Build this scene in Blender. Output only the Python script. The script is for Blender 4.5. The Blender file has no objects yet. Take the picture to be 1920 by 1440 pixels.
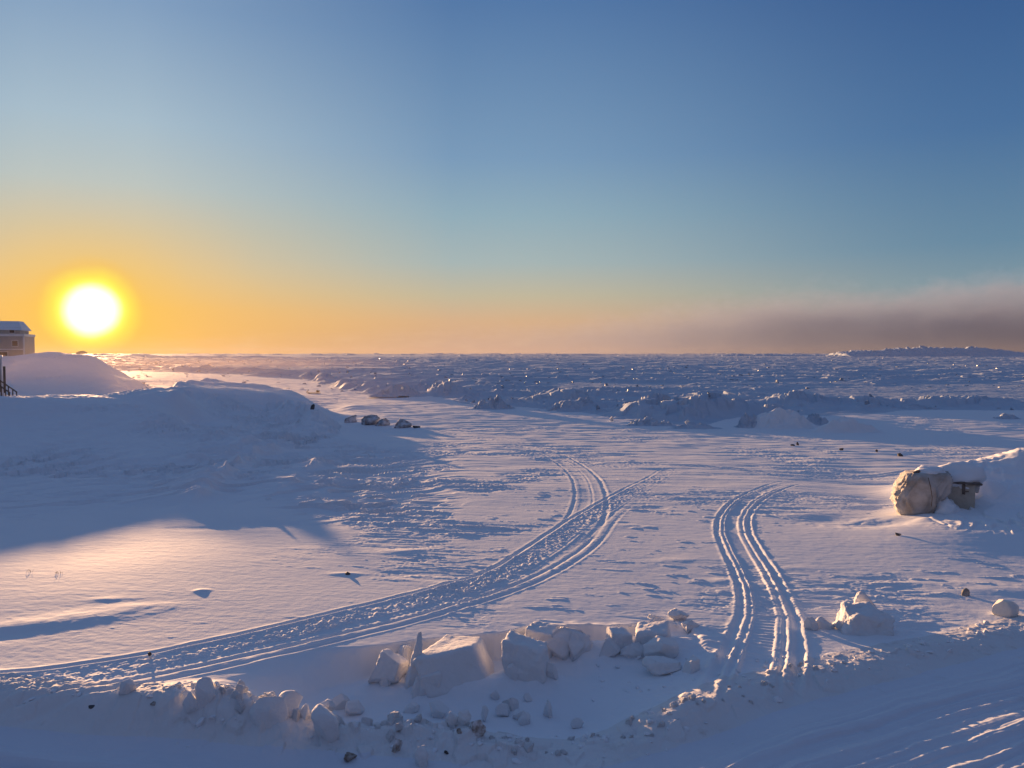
import bpy, bmesh, math, random
import numpy as np
from mathutils import Vector, Matrix

# ---------------------------------------------------------------- scene basics
sc = bpy.context.scene
C = sc.collection
sc.render.engine = 'CYCLES'
sc.cycles.use_denoising = True
try:
    sc.cycles.denoiser = 'OPENIMAGEDENOISE'
    sc.cycles.denoising_input_passes = 'RGB_ALBEDO_NORMAL'
    sc.cycles.denoising_prefilter = 'ACCURATE'
except Exception:
    pass
sc.cycles.max_bounces = 6
sc.cycles.diffuse_bounces = 3
sc.cycles.volume_bounces = 0
sc.cycles.volume_step_rate = 1.0
sc.cycles.volume_max_steps = 128
sc.cycles.sample_clamp_indirect = 8.0
sc.view_settings.view_transform = 'Standard'
sc.view_settings.look = 'None'
sc.view_settings.exposure = 1.3
sc.view_settings.gamma = 1.0

# ---------------------------------------------------------------- camera
F = 1450.0                                   # focal length in photo pixels (1920 wide)
EYE = 5.0
PITCH = math.atan(58.0 / F)
cam_d = bpy.data.cameras.new('camera')
cam_d.sensor_width = 36.0
cam_d.lens = 36.0 * F / 1920.0
cam_d.clip_start = 0.1
cam_d.clip_end = 60000.0
cam = bpy.data.objects.new('camera', cam_d)
C.objects.link(cam)
cam.location = (0, 0, EYE)
cam.rotation_euler = (math.pi / 2 - PITCH, 0, 0)
sc.camera = cam
CP, SP = math.cos(PITCH), math.sin(PITCH)

def ray(px, py):
    u = (px - 960.0) / F
    v = (720.0 - py) / F
    return (u, CP + v * SP, -SP + v * CP)

def base_z(y):                               # the shore falls gently from the road down to the ice
    return -0.030 * (np.logaddexp(0, (y - 13.0) / 2.0) - np.logaddexp(0, (y - 60.0) / 2.0)) * 2.0

def G(px, py, z=0.0):                        # photo pixel -> point on the shore, z above it
    d = ray(px, py)
    t = (z - EYE) / min(d[2], -1e-4)
    for _ in range(60):
        t = 0.5 * t + 0.5 * (z + float(base_z(d[1] * t)) - EYE) / min(d[2], -1e-4)
    return (d[0] * t, d[1] * t)

def AT(px, py, D):                           # photo pixel -> point at forward distance D
    d = ray(px, py)
    t = D / d[1]
    return (d[0] * t, D, EYE + d[2] * t)

# ---------------------------------------------------------------- sun and sky
SUN = Vector(ray(172, 582)).normalized()
SUN_EL = math.asin(SUN.z)
SUN_AZ = math.atan2(SUN.x, SUN.y)            # clockwise from +Y
sl = bpy.data.lights.new('sun', 'SUN')
sl.energy = 5.0
sl.angle = math.radians(0.5)
sl.color = (1.0, 0.57, 0.28)
so = bpy.data.objects.new('sun', sl)
C.objects.link(so)
so.rotation_euler = (-SUN).to_track_quat('-Z', 'Y').to_euler()
so.location = (-60, 100, 40)

class NT:
    """small helper for building node trees"""
    def __init__(self, tree):
        self.t = tree
        for n in list(tree.nodes):
            tree.nodes.remove(n)
    def n(self, kind, **kw):
        nd = self.t.nodes.new(kind)
        for k, v in kw.items():
            setattr(nd, k, v)
        return nd
    def put(self, sock, v):
        if isinstance(v, bpy.types.NodeSocket):
            self.t.links.new(v, sock)
        elif isinstance(v, (tuple, list)) and len(v) == 3 and getattr(sock, 'type', '') == 'RGBA':
            sock.default_value = (v[0], v[1], v[2], 1.0)
        else:
            sock.default_value = v
    def math(self, op, a, b=None, c=None, clamp=False):
        nd = self.n('ShaderNodeMath', operation=op, use_clamp=clamp)
        for i, v in enumerate((a, b, c)):
            if v is not None:
                self.put(nd.inputs[i], v)
        return nd.outputs[0]
    def vmath(self, op, a, b=None, out=0, scale=None):
        nd = self.n('ShaderNodeVectorMath', operation=op)
        self.put(nd.inputs[0], a)
        if b is not None:
            self.put(nd.inputs[1], b)
        if scale is not None:
            self.put(nd.inputs['Scale'], scale)
        return nd.outputs[out]
    def ramp(self, fac, stops, interp='LINEAR'):
        nd = self.n('ShaderNodeValToRGB')
        cr = nd.color_ramp
        cr.interpolation = interp
        while len(cr.elements) < len(stops):
            cr.elements.new(0.5)
        for e, (p, col) in zip(cr.elements, stops):
            e.position = p
            e.color = (col[0], col[1], col[2], 1.0) if isinstance(col, (tuple, list)) else (col, col, col, 1.0)
        self.put(nd.inputs[0], fac)
        return nd.outputs[0]
    def mix(self, fac, a, b, blend='MIX', clamp=False):
        nd = self.n('ShaderNodeMix', data_type='RGBA', blend_type=blend)
        nd.clamp_factor = True
        self.put(nd.inputs[0], fac)
        self.put(nd.inputs[6], a)
        self.put(nd.inputs[7], b)
        return nd.outputs[2]
    def maprange(self, v, a, b, c=0.0, d=1.0, interp='SMOOTHSTEP'):
        nd = self.n('ShaderNodeMapRange', interpolation_type=interp)
        self.put(nd.inputs[0], v)
        for i, x in enumerate((a, b, c, d)):
            nd.inputs[i + 1].default_value = x
        return nd.outputs[0]
    def noise(self, vec, scale, detail=4, rough=0.5, dim='3D'):
        nd = self.n('ShaderNodeTexNoise', noise_dimensions=dim)
        if vec is not None:
            self.put(nd.inputs['Vector'], vec)
        nd.inputs['Scale'].default_value = scale
        nd.inputs['Detail'].default_value = detail
        nd.inputs['Roughness'].default_value = rough
        return nd.outputs[0]

def lin(r, g, b):                            # sRGB 0-255 -> linear
    f = lambda c: (c / 255.0 / 12.92) if c / 255.0 <= 0.04045 else ((c / 255.0 + 0.055) / 1.055) ** 2.4
    return (f(r), f(g), f(b))

world = bpy.data.worlds.new('World')
sc.world = world
world.use_nodes = True
W = NT(world.node_tree)
sky = W.n('ShaderNodeTexSky', sky_type='NISHITA')
sky.sun_disc = False
sky.sun_elevation = SUN_EL
sky.sun_rotation = SUN_AZ
sky.altitude = 0.0
sky.air_density = 1.0
sky.dust_density = 1.0
sky.ozone_density = 2.0
gen = W.n('ShaderNodeTexCoord').outputs['Generated']
sep = W.n('ShaderNodeSeparateXYZ')
W.put(sep.inputs[0], W.vmath('NORMALIZE', gen))
el = W.math('MULTIPLY', W.math('ARCSINE', sep.outputs[2]), 180.0 / math.pi)      # elevation in degrees
elf = W.math('DIVIDE', W.math('MAXIMUM', el, 0.0), 60.0)
hx, hy = math.sin(SUN_AZ), math.cos(SUN_AZ)
hlen = W.math('SQRT', W.math('ADD', W.math('MULTIPLY', sep.outputs[0], sep.outputs[0]), W.math('MULTIPLY', sep.outputs[1], sep.outputs[1])))
hdot = W.math('DIVIDE', W.math('ADD', W.math('MULTIPLY', sep.outputs[0], hx), W.math('MULTIPLY', sep.outputs[1], hy)), W.math('MAXIMUM', hlen, 0.001))
daz = W.math('MULTIPLY', W.math('ARCCOSINE', W.math('MINIMUM', W.math('MAXIMUM', hdot, -1.0), 1.0)), 180.0 / math.pi)
def stops(rows):
    return [(e / 60.0, lin(*c)) for e, c in rows]
sky_sun = W.ramp(elf, stops([(0, (242, 184, 92)), (3, (243, 190, 104)), (5.5, (222, 196, 146)), (8, (204, 196, 168)), (11, (184, 196, 194)),
                             (15, (166, 189, 204)), (22, (130, 160, 193)), (36, (92, 120, 160)), (58, (97, 119, 160))]))
sky_mid = W.ramp(elf, stops([(0, (213, 167, 132)), (2.3, (215, 176, 138)), (4.2, (194, 184, 157)), (6.6, (166, 182, 182)), (10, (144, 173, 187)),
                             (14, (121, 155, 187)), (24, (84, 121, 168)), (40, (78, 104, 148)), (58, (97, 119, 160))]))
sky_far = W.ramp(elf, stops([(0, (146, 138, 138)), (2.5, (140, 148, 152)), (4.5, (126, 151, 163)), (7, (103, 138, 163)), (14, (74, 113, 158)),
                             (24, (52, 88, 141)), (40, (62, 90, 138)), (58, (97, 119, 160))]))
sky_back = W.ramp(elf, stops([(0, (96, 90, 104)), (6, (116, 104, 114)), (14, (96, 98, 120)), (28, (78, 92, 130)), (58, (97, 119, 160))]))
grad = W.mix(W.maprange(daz, 3.0, 24.0, interp='LINEAR'), sky_sun, sky_mid)
grad = W.mix(W.maprange(daz, 27.0, 62.0), grad, sky_far)
grad = W.mix(W.maprange(daz, 70.0, 150.0), grad, sky_back)
# thin streaks of ice mist low over the horizon
mist_v = W.vmath('MULTIPLY', gen, (26.0, 26.0, 130.0))
mist = W.noise(mist_v, 1.0, 4, 0.55)
mist_m = W.math('MULTIPLY', W.maprange(mist, 0.45, 0.75), W.maprange(el, 2.2, 0.2))
grad = W.mix(W.math('MULTIPLY', mist_m, 0.30), grad, lin(240, 196, 150))
# aureole of the low sun
sdot = W.vmath('DOT_PRODUCT', W.vmath('NORMALIZE', gen), tuple(SUN), out=1)
sang = W.math('MULTIPLY', W.math('ARCCOSINE', W.math('MINIMUM', sdot, 1.0)), 1.07 * 180.0 / math.pi)
sf = W.math('DIVIDE', W.math('MULTIPLY', sang, W.math('ADD', .90, W.math('MULTIPLY', W.noise(gen, 22.0, 3, .5), .20))), 20.0)
au_col = W.ramp(sf, [(0.0, (2.2, 2.1, 1.9)), (1.35 / 20, (1.8, 1.6, 1.15)), (1.7 / 20, (1.15, 1.06, 0.55)), (2.0 / 20, (1.05, 0.98, 0.13)), (2.35 / 20, (1.0, 0.80, 0.09)),
                     (3.2 / 20, lin(247, 196, 84)), (9.0 / 20, lin(246, 192, 100)), (1.0, lin(240, 190, 120))])
au_a = W.ramp(sf, [(0.0, 1.0), (2.2 / 20, 1.0), (2.7 / 20, 0.86), (3.8 / 20, 0.56), (7.0 / 20, 0.28), (12.0 / 20, 0.06), (1.0, 0.0)])
low = W.maprange(el, 14.0, 3.0)
au_a2 = W.math('MULTIPLY', au_a, W.math('MAXIMUM', low, W.maprange(sang, 6.0, 3.0)))
grad = W.mix(au_a2, grad, au_col)
nish = W.vmath('SCALE', sky.outputs[0], scale=0.03)
tot = W.vmath('ADD', W.vmath('SCALE', grad, scale=7.9), nish)
SKYCOL = tot

bg = W.n('ShaderNodeBackground')
bg.inputs['Strength'].default_value = 0.05
W.put(bg.inputs['Color'], SKYCOL)
wo = W.n('ShaderNodeOutputWorld')
W.t.links.new(bg.outputs[0], wo.inputs['Surface'])
# ---------------------------------------------------------------- materials
MAT = {}
def snow_mat(name, base, var, var_scale=1.5, grain=0.35, rough=0.8, dirt=None, dirt_lo=.58, dirt_hi=.75, dirt_scale=2.0, bump2=0.0, spec=0.10):
    m = bpy.data.materials.new(name); m.use_nodes = True
    T = NT(m.node_tree)
    out = T.n('ShaderNodeOutputMaterial')
    p = T.n('ShaderNodeBsdfPrincipled')
    tc = T.n('ShaderNodeTexCoord').outputs['Object']
    n = T.noise(tc, var_scale, 5, 0.6)
    col = T.mix(n, base, var)
    if dirt:
        nd = T.noise(tc, dirt_scale, 6, 0.62)
        col = T.mix(T.maprange(nd, dirt_lo, dirt_hi), col, dirt)
    T.put(p.inputs['Base Color'], col)
    p.inputs['Roughness'].default_value = rough
    p.inputs['Specular IOR Level'].default_value = spec
    b1 = T.n('ShaderNodeBump'); b1.inputs['Strength'].default_value = grain; b1.inputs['Distance'].default_value = 0.01
    T.put(b1.inputs['Height'], T.noise(tc, 38.0, 3, 0.6))
    nrm = b1.outputs[0]
    if bump2:
        b2 = T.n('ShaderNodeBump'); b2.inputs['Strength'].default_value = bump2; b2.inputs['Distance'].default_value = 0.03
        T.put(b2.inputs['Height'], T.noise(tc, 9.0, 4, 0.6))
        T.put(b2.inputs['Normal'], nrm)
        nrm = b2.outputs[0]
    T.put(p.inputs['Normal'], nrm)
    T.t.links.new(p.outputs[0], out.inputs['Surface'])
    MAT[name] = m
    return m
snow_mat('snow', (.80, .81, .83), (.74, .76, .79), 0.8, 0.22, bump2=.05)
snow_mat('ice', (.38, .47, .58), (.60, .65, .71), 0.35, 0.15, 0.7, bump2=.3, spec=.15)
snow_mat('road', (.70, .72, .77), (.62, .64, .70), 0.9, 0.2, dirt=(.50, .47, .46), dirt_lo=.60, dirt_hi=.9, bump2=.15)
snow_mat('bank', (.74, .74, .75), (.66, .64, .63), 1.5, 0.25, dirt=(.46, .40, .35), dirt_lo=.60, dirt_hi=.85, dirt_scale=2.6, bump2=.3)
snow_mat('block', (.78, .78, .79), (.70, .69, .69), 3.0, 0.25, dirt=(.60, .54, .48), dirt_lo=.55, dirt_hi=.95, bump2=.9)
# ---------------------------------------------------------------- numpy noise
def _hash(ix, iy, seed):
    h = (ix.astype(np.int64) * 374761393 + iy.astype(np.int64) * 668265263 + seed * 974634821) & 0xFFFFFFFF
    h = ((h ^ (h >> 13)) * 1274126177) & 0xFFFFFFFF
    h = ((h ^ (h >> 15)) * 2246822519) & 0xFFFFFFFF
    return (h ^ (h >> 16)) & 0xFFFFFFFF

def hash01(ix, iy, seed):
    return (_hash(ix, iy, seed) / 4294967296.0).astype(np.float32)

def perlin(x, y, seed=0):
    x = np.asarray(x, np.float32); y = np.asarray(y, np.float32)
    ix = np.floor(x); iy = np.floor(y)
    fx = x - ix; fy = y - iy
    ix = ix.astype(np.int32); iy = iy.astype(np.int32)
    u = fx * fx * fx * (fx * (fx * 6 - 15) + 10)
    v = fy * fy * fy * (fy * (fy * 6 - 15) + 10)
    def g(ox, oy):
        a = hash01(ix + ox, iy + oy, seed) * (2 * math.pi)
        return np.cos(a) * (fx - ox) + np.sin(a) * (fy - oy)
    a = g(0, 0); b = g(1, 0); c = g(0, 1); d = g(1, 1)
    return ((a + (b - a) * u) + ((c + (d - c) * u) - (a + (b - a) * u)) * v) * 1.5

def fbm(x, y, octv, seed=0, gain=0.5, lac=2.03):
    s = 0.0; a = 1.0; t = 0.0
    for i in range(octv):
        s = s + a * perlin(x, y, seed + i * 17)
        t += a
        x = x * lac + 13.7; y = y * lac - 7.1
        a *= gain
    return s / t

def sstep(e0, e1, x):
    t = np.clip((x - e0) / (e1 - e0), 0.0, 1.0)
    return t * t * (3 - 2 * t)

def plates(x, y, cell, seed, tilt=0.5):
    """broken plates: every cell of a jittered grid is a flat face with its own height and tilt, in -1..1"""
    x = x / cell; y = y / cell
    ix = np.floor(x).astype(np.int32); iy = np.floor(y).astype(np.int32)
    best = np.full(x.shape, 9.0, np.float32)
    out = np.zeros(x.shape, np.float32)
    for ox in (-1, 0, 1):
        for oy in (-1, 0, 1):
            cx = ix + ox; cy = iy + oy
            jx = cx + hash01(cx, cy, seed)
            jy = cy + hash01(cx, cy, seed + 1)
            dx = x - jx; dy = y - jy
            d = dx * dx + dy * dy
            m = d < best
            ang = hash01(cx, cy, seed + 2) * 6.2832
            sl_ = (hash01(cx, cy, seed + 4) ** 2) * tilt * 2
            h = hash01(cx, cy, seed + 3) * 2 - 1 + (np.cos(ang) * dx + np.sin(ang) * dy) * sl_
            out = np.where(m, h, out)
            best = np.where(m, d, best)
    return out

class Line:
    """polyline on the ground: signed distance (positive on its right hand side) and arc length"""
    def __init__(self, pts, smooth=2):
        p = np.array(pts, float)
        for _ in range(smooth):
            q = [p[0]]
            for i in range(len(p) - 1):
                q.append(p[i] * 0.75 + p[i + 1] * 0.25)
                q.append(p[i] * 0.25 + p[i + 1] * 0.75)
            q.append(p[-1])
            p = np.array(q)
        self.p = p
        self.L = np.concatenate([[0], np.cumsum(np.hypot(*(p[1:] - p[:-1]).T))])
    def query(self, x, y):
        best = np.full(x.shape, 1e9, np.float32)
        sgn = np.zeros(x.shape, np.float32)
        arc = np.zeros(x.shape, np.float32)
        for i in range(len(self.p) - 1):
            ax, ay = self.p[i]; bx, by = self.p[i + 1]
            dx, dy = bx - ax, by - ay
            ll = dx * dx + dy * dy + 1e-12
            t = np.clip(((x - ax) * dx + (y - ay) * dy) / ll, 0, 1)
            ex = x - (ax + t * dx); ey = y - (ay + t * dy)
            d = ex * ex + ey * ey
            m = d < best
            best = np.where(m, d, best)
            sgn = np.where(m, np.sign(dy * ex - dx * ey), sgn)
            arc = np.where(m, self.L[i] + t * math.sqrt(ll), arc)
        return np.sqrt(best) * sgn, arc
    def box(self, x, y, pad):
        lo = self.p.min(0) - pad; hi = self.p.max(0) + pad
        return (x > lo[0]) & (x < hi[0]) & (y > lo[1]) & (y < hi[1])

# ---------------------------------------------------------------- large shapes of the land (photo pixel, forward distance)
SUNK = SUN.z / SUN.y
HZX = 172.0
ctrl = []
def cp(px, py, D):
    p = AT(px, py, D); ctrl.append((p[0], D, p[2] - float(base_z(D))))
def cz(px, D, z): ctrl.append(((px - 960) / F * D, D, z))
# crest of the near hill: photo pixel and the photo row where its shadow ends on the flat; the two fix how far off it stands
crest_px = [(-300, 752, 1040), (-150, 752, 1040), (-50, 753, 1040), (0, 752, 1040), (60, 753, 1038), (110, 754, 1032), (160, 751, 1022), (205, 747, 996), (240, 742, 992),
            (270, 734, 1008), (300, 727, 985), (330, 719, 912), (350, 715, 868), (375, 712, 842), (400, 713, 830), (430, 716, 828), (450, 719, 824),
            (480, 722, 820), (510, 727, 818), (540, 735, 816), (560, 741, 815), (575, 747, 815), (586, 754, 815)]
crest = []
for px, py, ye in crest_px:
    ds = G(960, ye)[1]; zs = float(base_z(ds))
    k = ray(px, py)[2] / ray(px, py)[1]
    # EYE + k D = zs + SUNK (D - ds)
    crest.append((px, py, (EYE - zs + SUNK * ds) / (SUNK - k)))
for p in crest: cp(*p)
for px, py, D in crest:
    if px >= 270: cz(px + 4, D * (1.22 if px < 530 else 1.06), -0.1)
for px, py, D in crest:
    if px >= 330:
        cp(px, py + 5, D * .89); cp(px, py + 13, D * .79)
for px, D in ((-300, 80), (-150, 80), (0, 79), (100, 77), (200, 76)): cz(px, D, 1.4)
# its near face
for px in (-300, -100, 0, 100, 200, 300):
    for py, D in ((775, 51.5), (800, 48.5), (850, 40.5), (900, 33.0), (950, 27.0)): cp(px, py, D)
for px, py, D in ((290, 741, 60), (305, 742, 61), (322, 738, 65), (322, 752, 60), (335, 745, 66)): cp(px, py, D)
for px in (350, 400, 480):
    for py, dz in ((800, .75), (850, .42), (900, .20), (950, .08), (1000, .02)):
        d = G(px, py, dz)[1]
        cz(px, d, dz)
for px, py, dz in ((520, 770, 1.0), (560, 770, .95), (560, 790, .55), (520, 800, .55), (600, 790, .2), (560, 850, .22), (600, 830, .15), (590, 900, .08), (660, 830, .05), (640, 806, .05)):
    cz(px, G(px, py, dz)[1], dz)
cp(590, 766, 73); cp(594, 780, 69)
for px, py in ((612, 788), (606, 772), (622, 792), (650, 800), (680, 790), (700, 830), (720, 850), (700, 890), (680, 940), (600, 990), (800, 775), (800, 850), (800, 900), (660, 760)):
    cz(px, G(px, py)[1], 0.0)
# headland behind
head = [(-300, 660, 140), (-150, 662, 140), (-40, 668, 140), (20, 668, 138), (68, 663, 138), (85, 661, 138), (105, 661.5, 138), (125, 664, 138), (150, 664, 138), (175, 667, 137),
        (190, 676, 134), (197, 688, 131), (215, 699, 128), (240, 710, 124), (262, 717, 122)]
for p in head: cp(*p)
for px, py, D in head: cz(px + 6, D * 1.3, 1.0 if px < 150 else -0.3)
for px, py, D in ((100, 690, 118), (0, 690, 118), (180, 700, 116), (220, 715, 108), (100, 715, 100), (0, 715, 100), (190, 728, 92), (250, 724, 108), (60, 735, 84), (-150, 700, 110), (-300, 700, 110), (-150, 735, 84)): cp(px, py, D)
for px, D in ((285, 121), (300, 100), (330, 96), (300, 140), (400, 120), (250, 190), (150, 230)): cz(px, D, -0.1)
# land to the right: drift over the tarpaulin
for px, py, D in ((1920, 850, 29.5), (1890, 852, 29.3), (1850, 860, 29), (1810, 868, 28.6), (1775, 874, 28.3), (2100, 846, 30), (2300, 850, 30),
                  (1920, 900, 26.6), (1860, 915, 26.2), (1920, 940, 25.0), (1860, 950, 24.7), (2100, 920, 25.6), (1780, 955, 24.8), (1730, 965, 24.5),
                  (1700, 1000, 21.9), (1800, 990, 22.2), (1920, 970, 22.9), (1600, 1010, 21.6), (2100, 960, 23)): cp(px, py, D)
for px, D in ((1920, 38), (1800, 37), (1700, 33), (2200, 40), (1600, 28), (1650, 26), (1500, 31), (1500, 23), (1400, 21), (1920, 20), (1800, 18.6), (2200, 20), (1700, 28.5)): cz(px, D, 0.0)
# flat anchors
for px in (-400, 0, 300, 700, 1100, 1500, 1900, 2300):
    for D in (15, 10, 6): cz(px, D, 0.0)
for px in (900, 1100, 1300, 1500, 1700, 1900, 2300):
    for D in (26 if px < 1400 else 40, 36 if px < 1400 else 46, 55, 80, 130, 210): cz(px, D, 0.0)
for px in (-400, 0, 300, 600): cz(px, 260, 0.0)
for px in (-400, 0, 300, 600, 960, 1300, 1900, 2300): cz(px, 18.0 if px < 1500 else 16, 0.0)
cw = np.array(ctrl)
# distances are compressed so that near and far points weigh alike
def wrp(x, y):
    r = np.hypot(x, y) + 1e-6
    k = 20.0 * np.log1p(r / 20.0) / r
    return x * k, y * k
cx_, cy_ = wrp(cw[:, 0], cw[:, 1])
def kern(d2): return np.sqrt(d2 + 0.06)
A = kern((cx_[:, None] - cx_[None]) ** 2 + (cy_[:, None] - cy_[None]) ** 2)
n_c = len(cw)
A = A - np.eye(n_c) * 0.004                   # a little smoothing
P_ = np.column_stack([np.ones(n_c), cx_, cy_])
M_ = np.block([[A, P_], [P_.T, np.zeros((3, 3))]])
sol = np.linalg.lstsq(M_, np.concatenate([cw[:, 2], np.zeros(3)]), rcond=None)[0]
def macro(x, y):
    X, Y = wrp(x.astype(np.float64), y.astype(np.float64))
    out = np.zeros(x.shape)
    CH = 100000
    for i in range(0, x.size, CH):
        a, b = X[i:i + CH], Y[i:i + CH]
        d2 = (a[:, None] - cx_[None]) ** 2 + (b[:, None] - cy_[None]) ** 2
        out[i:i + CH] = kern(d2) @ sol[:n_c] + sol[n_c] + sol[n_c + 1] * a + sol[n_c + 2] * b
    return out

# ---------------------------------------------------------------- lines drawn on the land
BANK = Line([G(px, py, -0.08) for px, py in ((-900, 1190), (-500, 1245), (-200, 1282), (0, 1304), (120, 1314), (230, 1322), (330, 1322), (430, 1328), (520, 1336), (620, 1340), (750, 1345),
             (880, 1352), (980, 1374), (1100, 1372), (1220, 1348), (1320, 1320), (1400, 1300), (1480, 1282), (1560, 1262), (1650, 1242), (1750, 1222), (1850, 1198), (1920, 1182), (2150, 1130), (2500, 1060))])
CUT = Line([G(px, py, 0.0) for px, py in ((380, 1262), (470, 1246), (560, 1226), (640, 1217), (700, 1214), (770, 1204), (840, 1196), (900, 1193), (960, 1184), (1000, 1172), (1060, 1177), (1120, 1178),
            (1190, 1171), (1230, 1160), (1290, 1168), (1340, 1200), (1350, 1240))])
TRAIL_A = Line([G(px, py) for px, py in ((-500, 1300), (-200, 1296), (0, 1284), (150, 1264), (300, 1240), (450, 1208), (600, 1172), (760, 1132), (900, 1092), (960, 1068), (1050, 1004), (1100, 968), (1170, 928),
               (1240, 892), (1262, 872), (1278, 858), (1300, 850), (1340, 848))])
TRAIL_A2 = Line([G(px, py) for px, py in ((-200, 1338), (0, 1316), (200, 1286), (400, 1244), (600, 1200), (760, 1162), (900, 1120), (980, 1092), (1060, 1050), (1110, 1012), (1130, 985), (1150, 960), (1200, 925), (1240, 900))])
TRAIL_B = Line([G(px, py) for px, py in ((600, 760), (760, 790), (880, 815), (980, 834), (1040, 852), (1075, 872), (1100, 896), (1112, 930), (1105, 965), (1085, 992), (1050, 1020))])
TRAIL_B2 = Line([G(px, py) for px, py in ((1060, 868), (1100, 870), (1200, 869), (1300, 872), (1400, 880), (1480, 892), (1600, 890), (1750, 880))])
TRAIL_C = Line([G(px, py) for px, py in ((1520, 896), (1480, 904), (1430, 922), (1392, 944), (1372, 972), (1376, 1006), (1396, 1044), (1424, 1090), (1440, 1140), (1438, 1180), (1428, 1220), (1418, 1260), (1408, 1300), (1400, 1330))])
RUBBLE_PX = [-400, 0, 300, 560, 640, 690, 740, 800, 900, 960, 1060, 1130, 1200, 1290, 1380, 1500, 1620, 1700, 1800, 1920, 2400]
RUBBLE_PY = [690, 692, 697, 708, 726, 738, 741, 742, 762, 764, 770, 784, 796, 799, 788, 778, 776, 768, 770, 774, 770]
RUBBLE_T = [(p - 960) / F for p in RUBBLE_PX]
RUBBLE_D = [G(p, q)[1] for p, q in zip(RUBBLE_PX, RUBBLE_PY)]

bumps = []                                    # local snow forms: x, y, long axis, short axis, angle, height, sharpness
def bump(px, py, la, sa, ang, h, pw=1.0, z=0.0):
    x, y = G(px, py, z)
    bumps.append((x, y, la, sa, math.radians(ang), h * 0.30, pw))
# drifts in the hollow of the hill, small humps and dips seen on the flat
for b in ((30, 1180, 1.1, .25, 14, .07), (110, 1166, 1.3, .28, 14, .09), (190, 1152, 1.1, .25, 12, .07), (260, 1140, .8, .2, 8, .05), (210, 1128, .5, .12, 10, .03), (10, 1192, .4, .3, 0, -.1),
          (378, 1112, .16, .12, 0, .11), (200, 1126, .4, .12, 10, .02), (650, 1077, .35, .14, 0, .10), (765, 1035, .6, .3, 0, .15), (870, 1002, .5, .3, 0, .18), (510, 985, 1.6, .5, -6, -.16), (400, 992, 1.2, .35, 0, -.1),
          (1640, 903, 1.6, .35, -4, -.20), (1600, 894, 1.0, .3, 0, .05),
          (1560, 975, 1.1, .8, 20, -.26), (1650, 985, 1.2, .6, 10, -.34), (1490, 965, .9, .4, 15, .06), (1640, 948, 1.4, .35, 12, .20), (1735, 985, .5, .3, 20, .16),
          (1880, 1108, 1.4, .4, 5, .12), (1790, 1096, 1.2, .3, 0, .07), (1360, 1088, .35, .2, 0, .10), (1500, 1066, .7, .2, 0, .04),
          (1778, 968, .55, .42, 10, 1.5), (1850, 962, .9, .5, 10, 1.4), (1930, 940, 1.0, .8, 10, 1.2), (1880, 905, 1.0, .8, 10, 1.2),
          (860, 1296, .9, .36, 8, 1.0, 1, -.45), (1000, 1284, .6, .3, 0, .9, 1, -.45), (1190, 1240, 1.0, .4, 0, 1.0, 1, -.45), (1075, 1240, .6, .4, 0, .8, 1, -.45), (715, 1296, .5, .3, 0, .5, 1, -.45),
          (1180, 985, .45, .25, 0, .08), (1190, 990, .15, .12, 0, .1), (1215, 988, .2, .15, 0, .1), (1165, 978, .2, .12, 0, .08), (1275, 1050, .7, .3, 10, .06),
          (560, 1250, .7, .35, 20, .13), (520, 1238, .5, .2, 15, .08), (480, 1268, .6, .2, 10, .06), (600, 1262, .5, .3, 0, .08), (440, 1282, .5, .15, 10, .05)):
    bump(*b)
def _ln(*pts): return Line([AT(*q)[:2] for q in pts])
spines = [(_ln((585, 790, 52), (530, 800, 48), (470, 850, 40), (420, 900, 33), (370, 950, 27.5), (335, 985, 24.5)), .50, .40, 1.9),
          (_ln((560, 780, 56), (500, 800, 50), (430, 850, 41), (385, 885, 35)), .36, .40, 1.6),
          (_ln((640, 830, 44), (580, 870, 37.5), (530, 925, 30.5), (495, 965, 27)), .34, .35, 1.5),
          (_ln((490, 770, 62), (430, 797, 53), (380, 835, 44), (340, 870, 37)), .34, .40, 1.6),
          (_ln((690, 850, 41), (640, 890, 35), (600, 940, 29.5), (570, 975, 26)), .24, .35, 1.3),
          (_ln((330, 762, 60), (318, 775, 56), (300, 790, 52)), 0.18, .5, 1.0),
          (_ln((385, 752, 63), (360, 772, 56), (300, 802, 47)), 0.22, .5, 1.2)]

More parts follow.
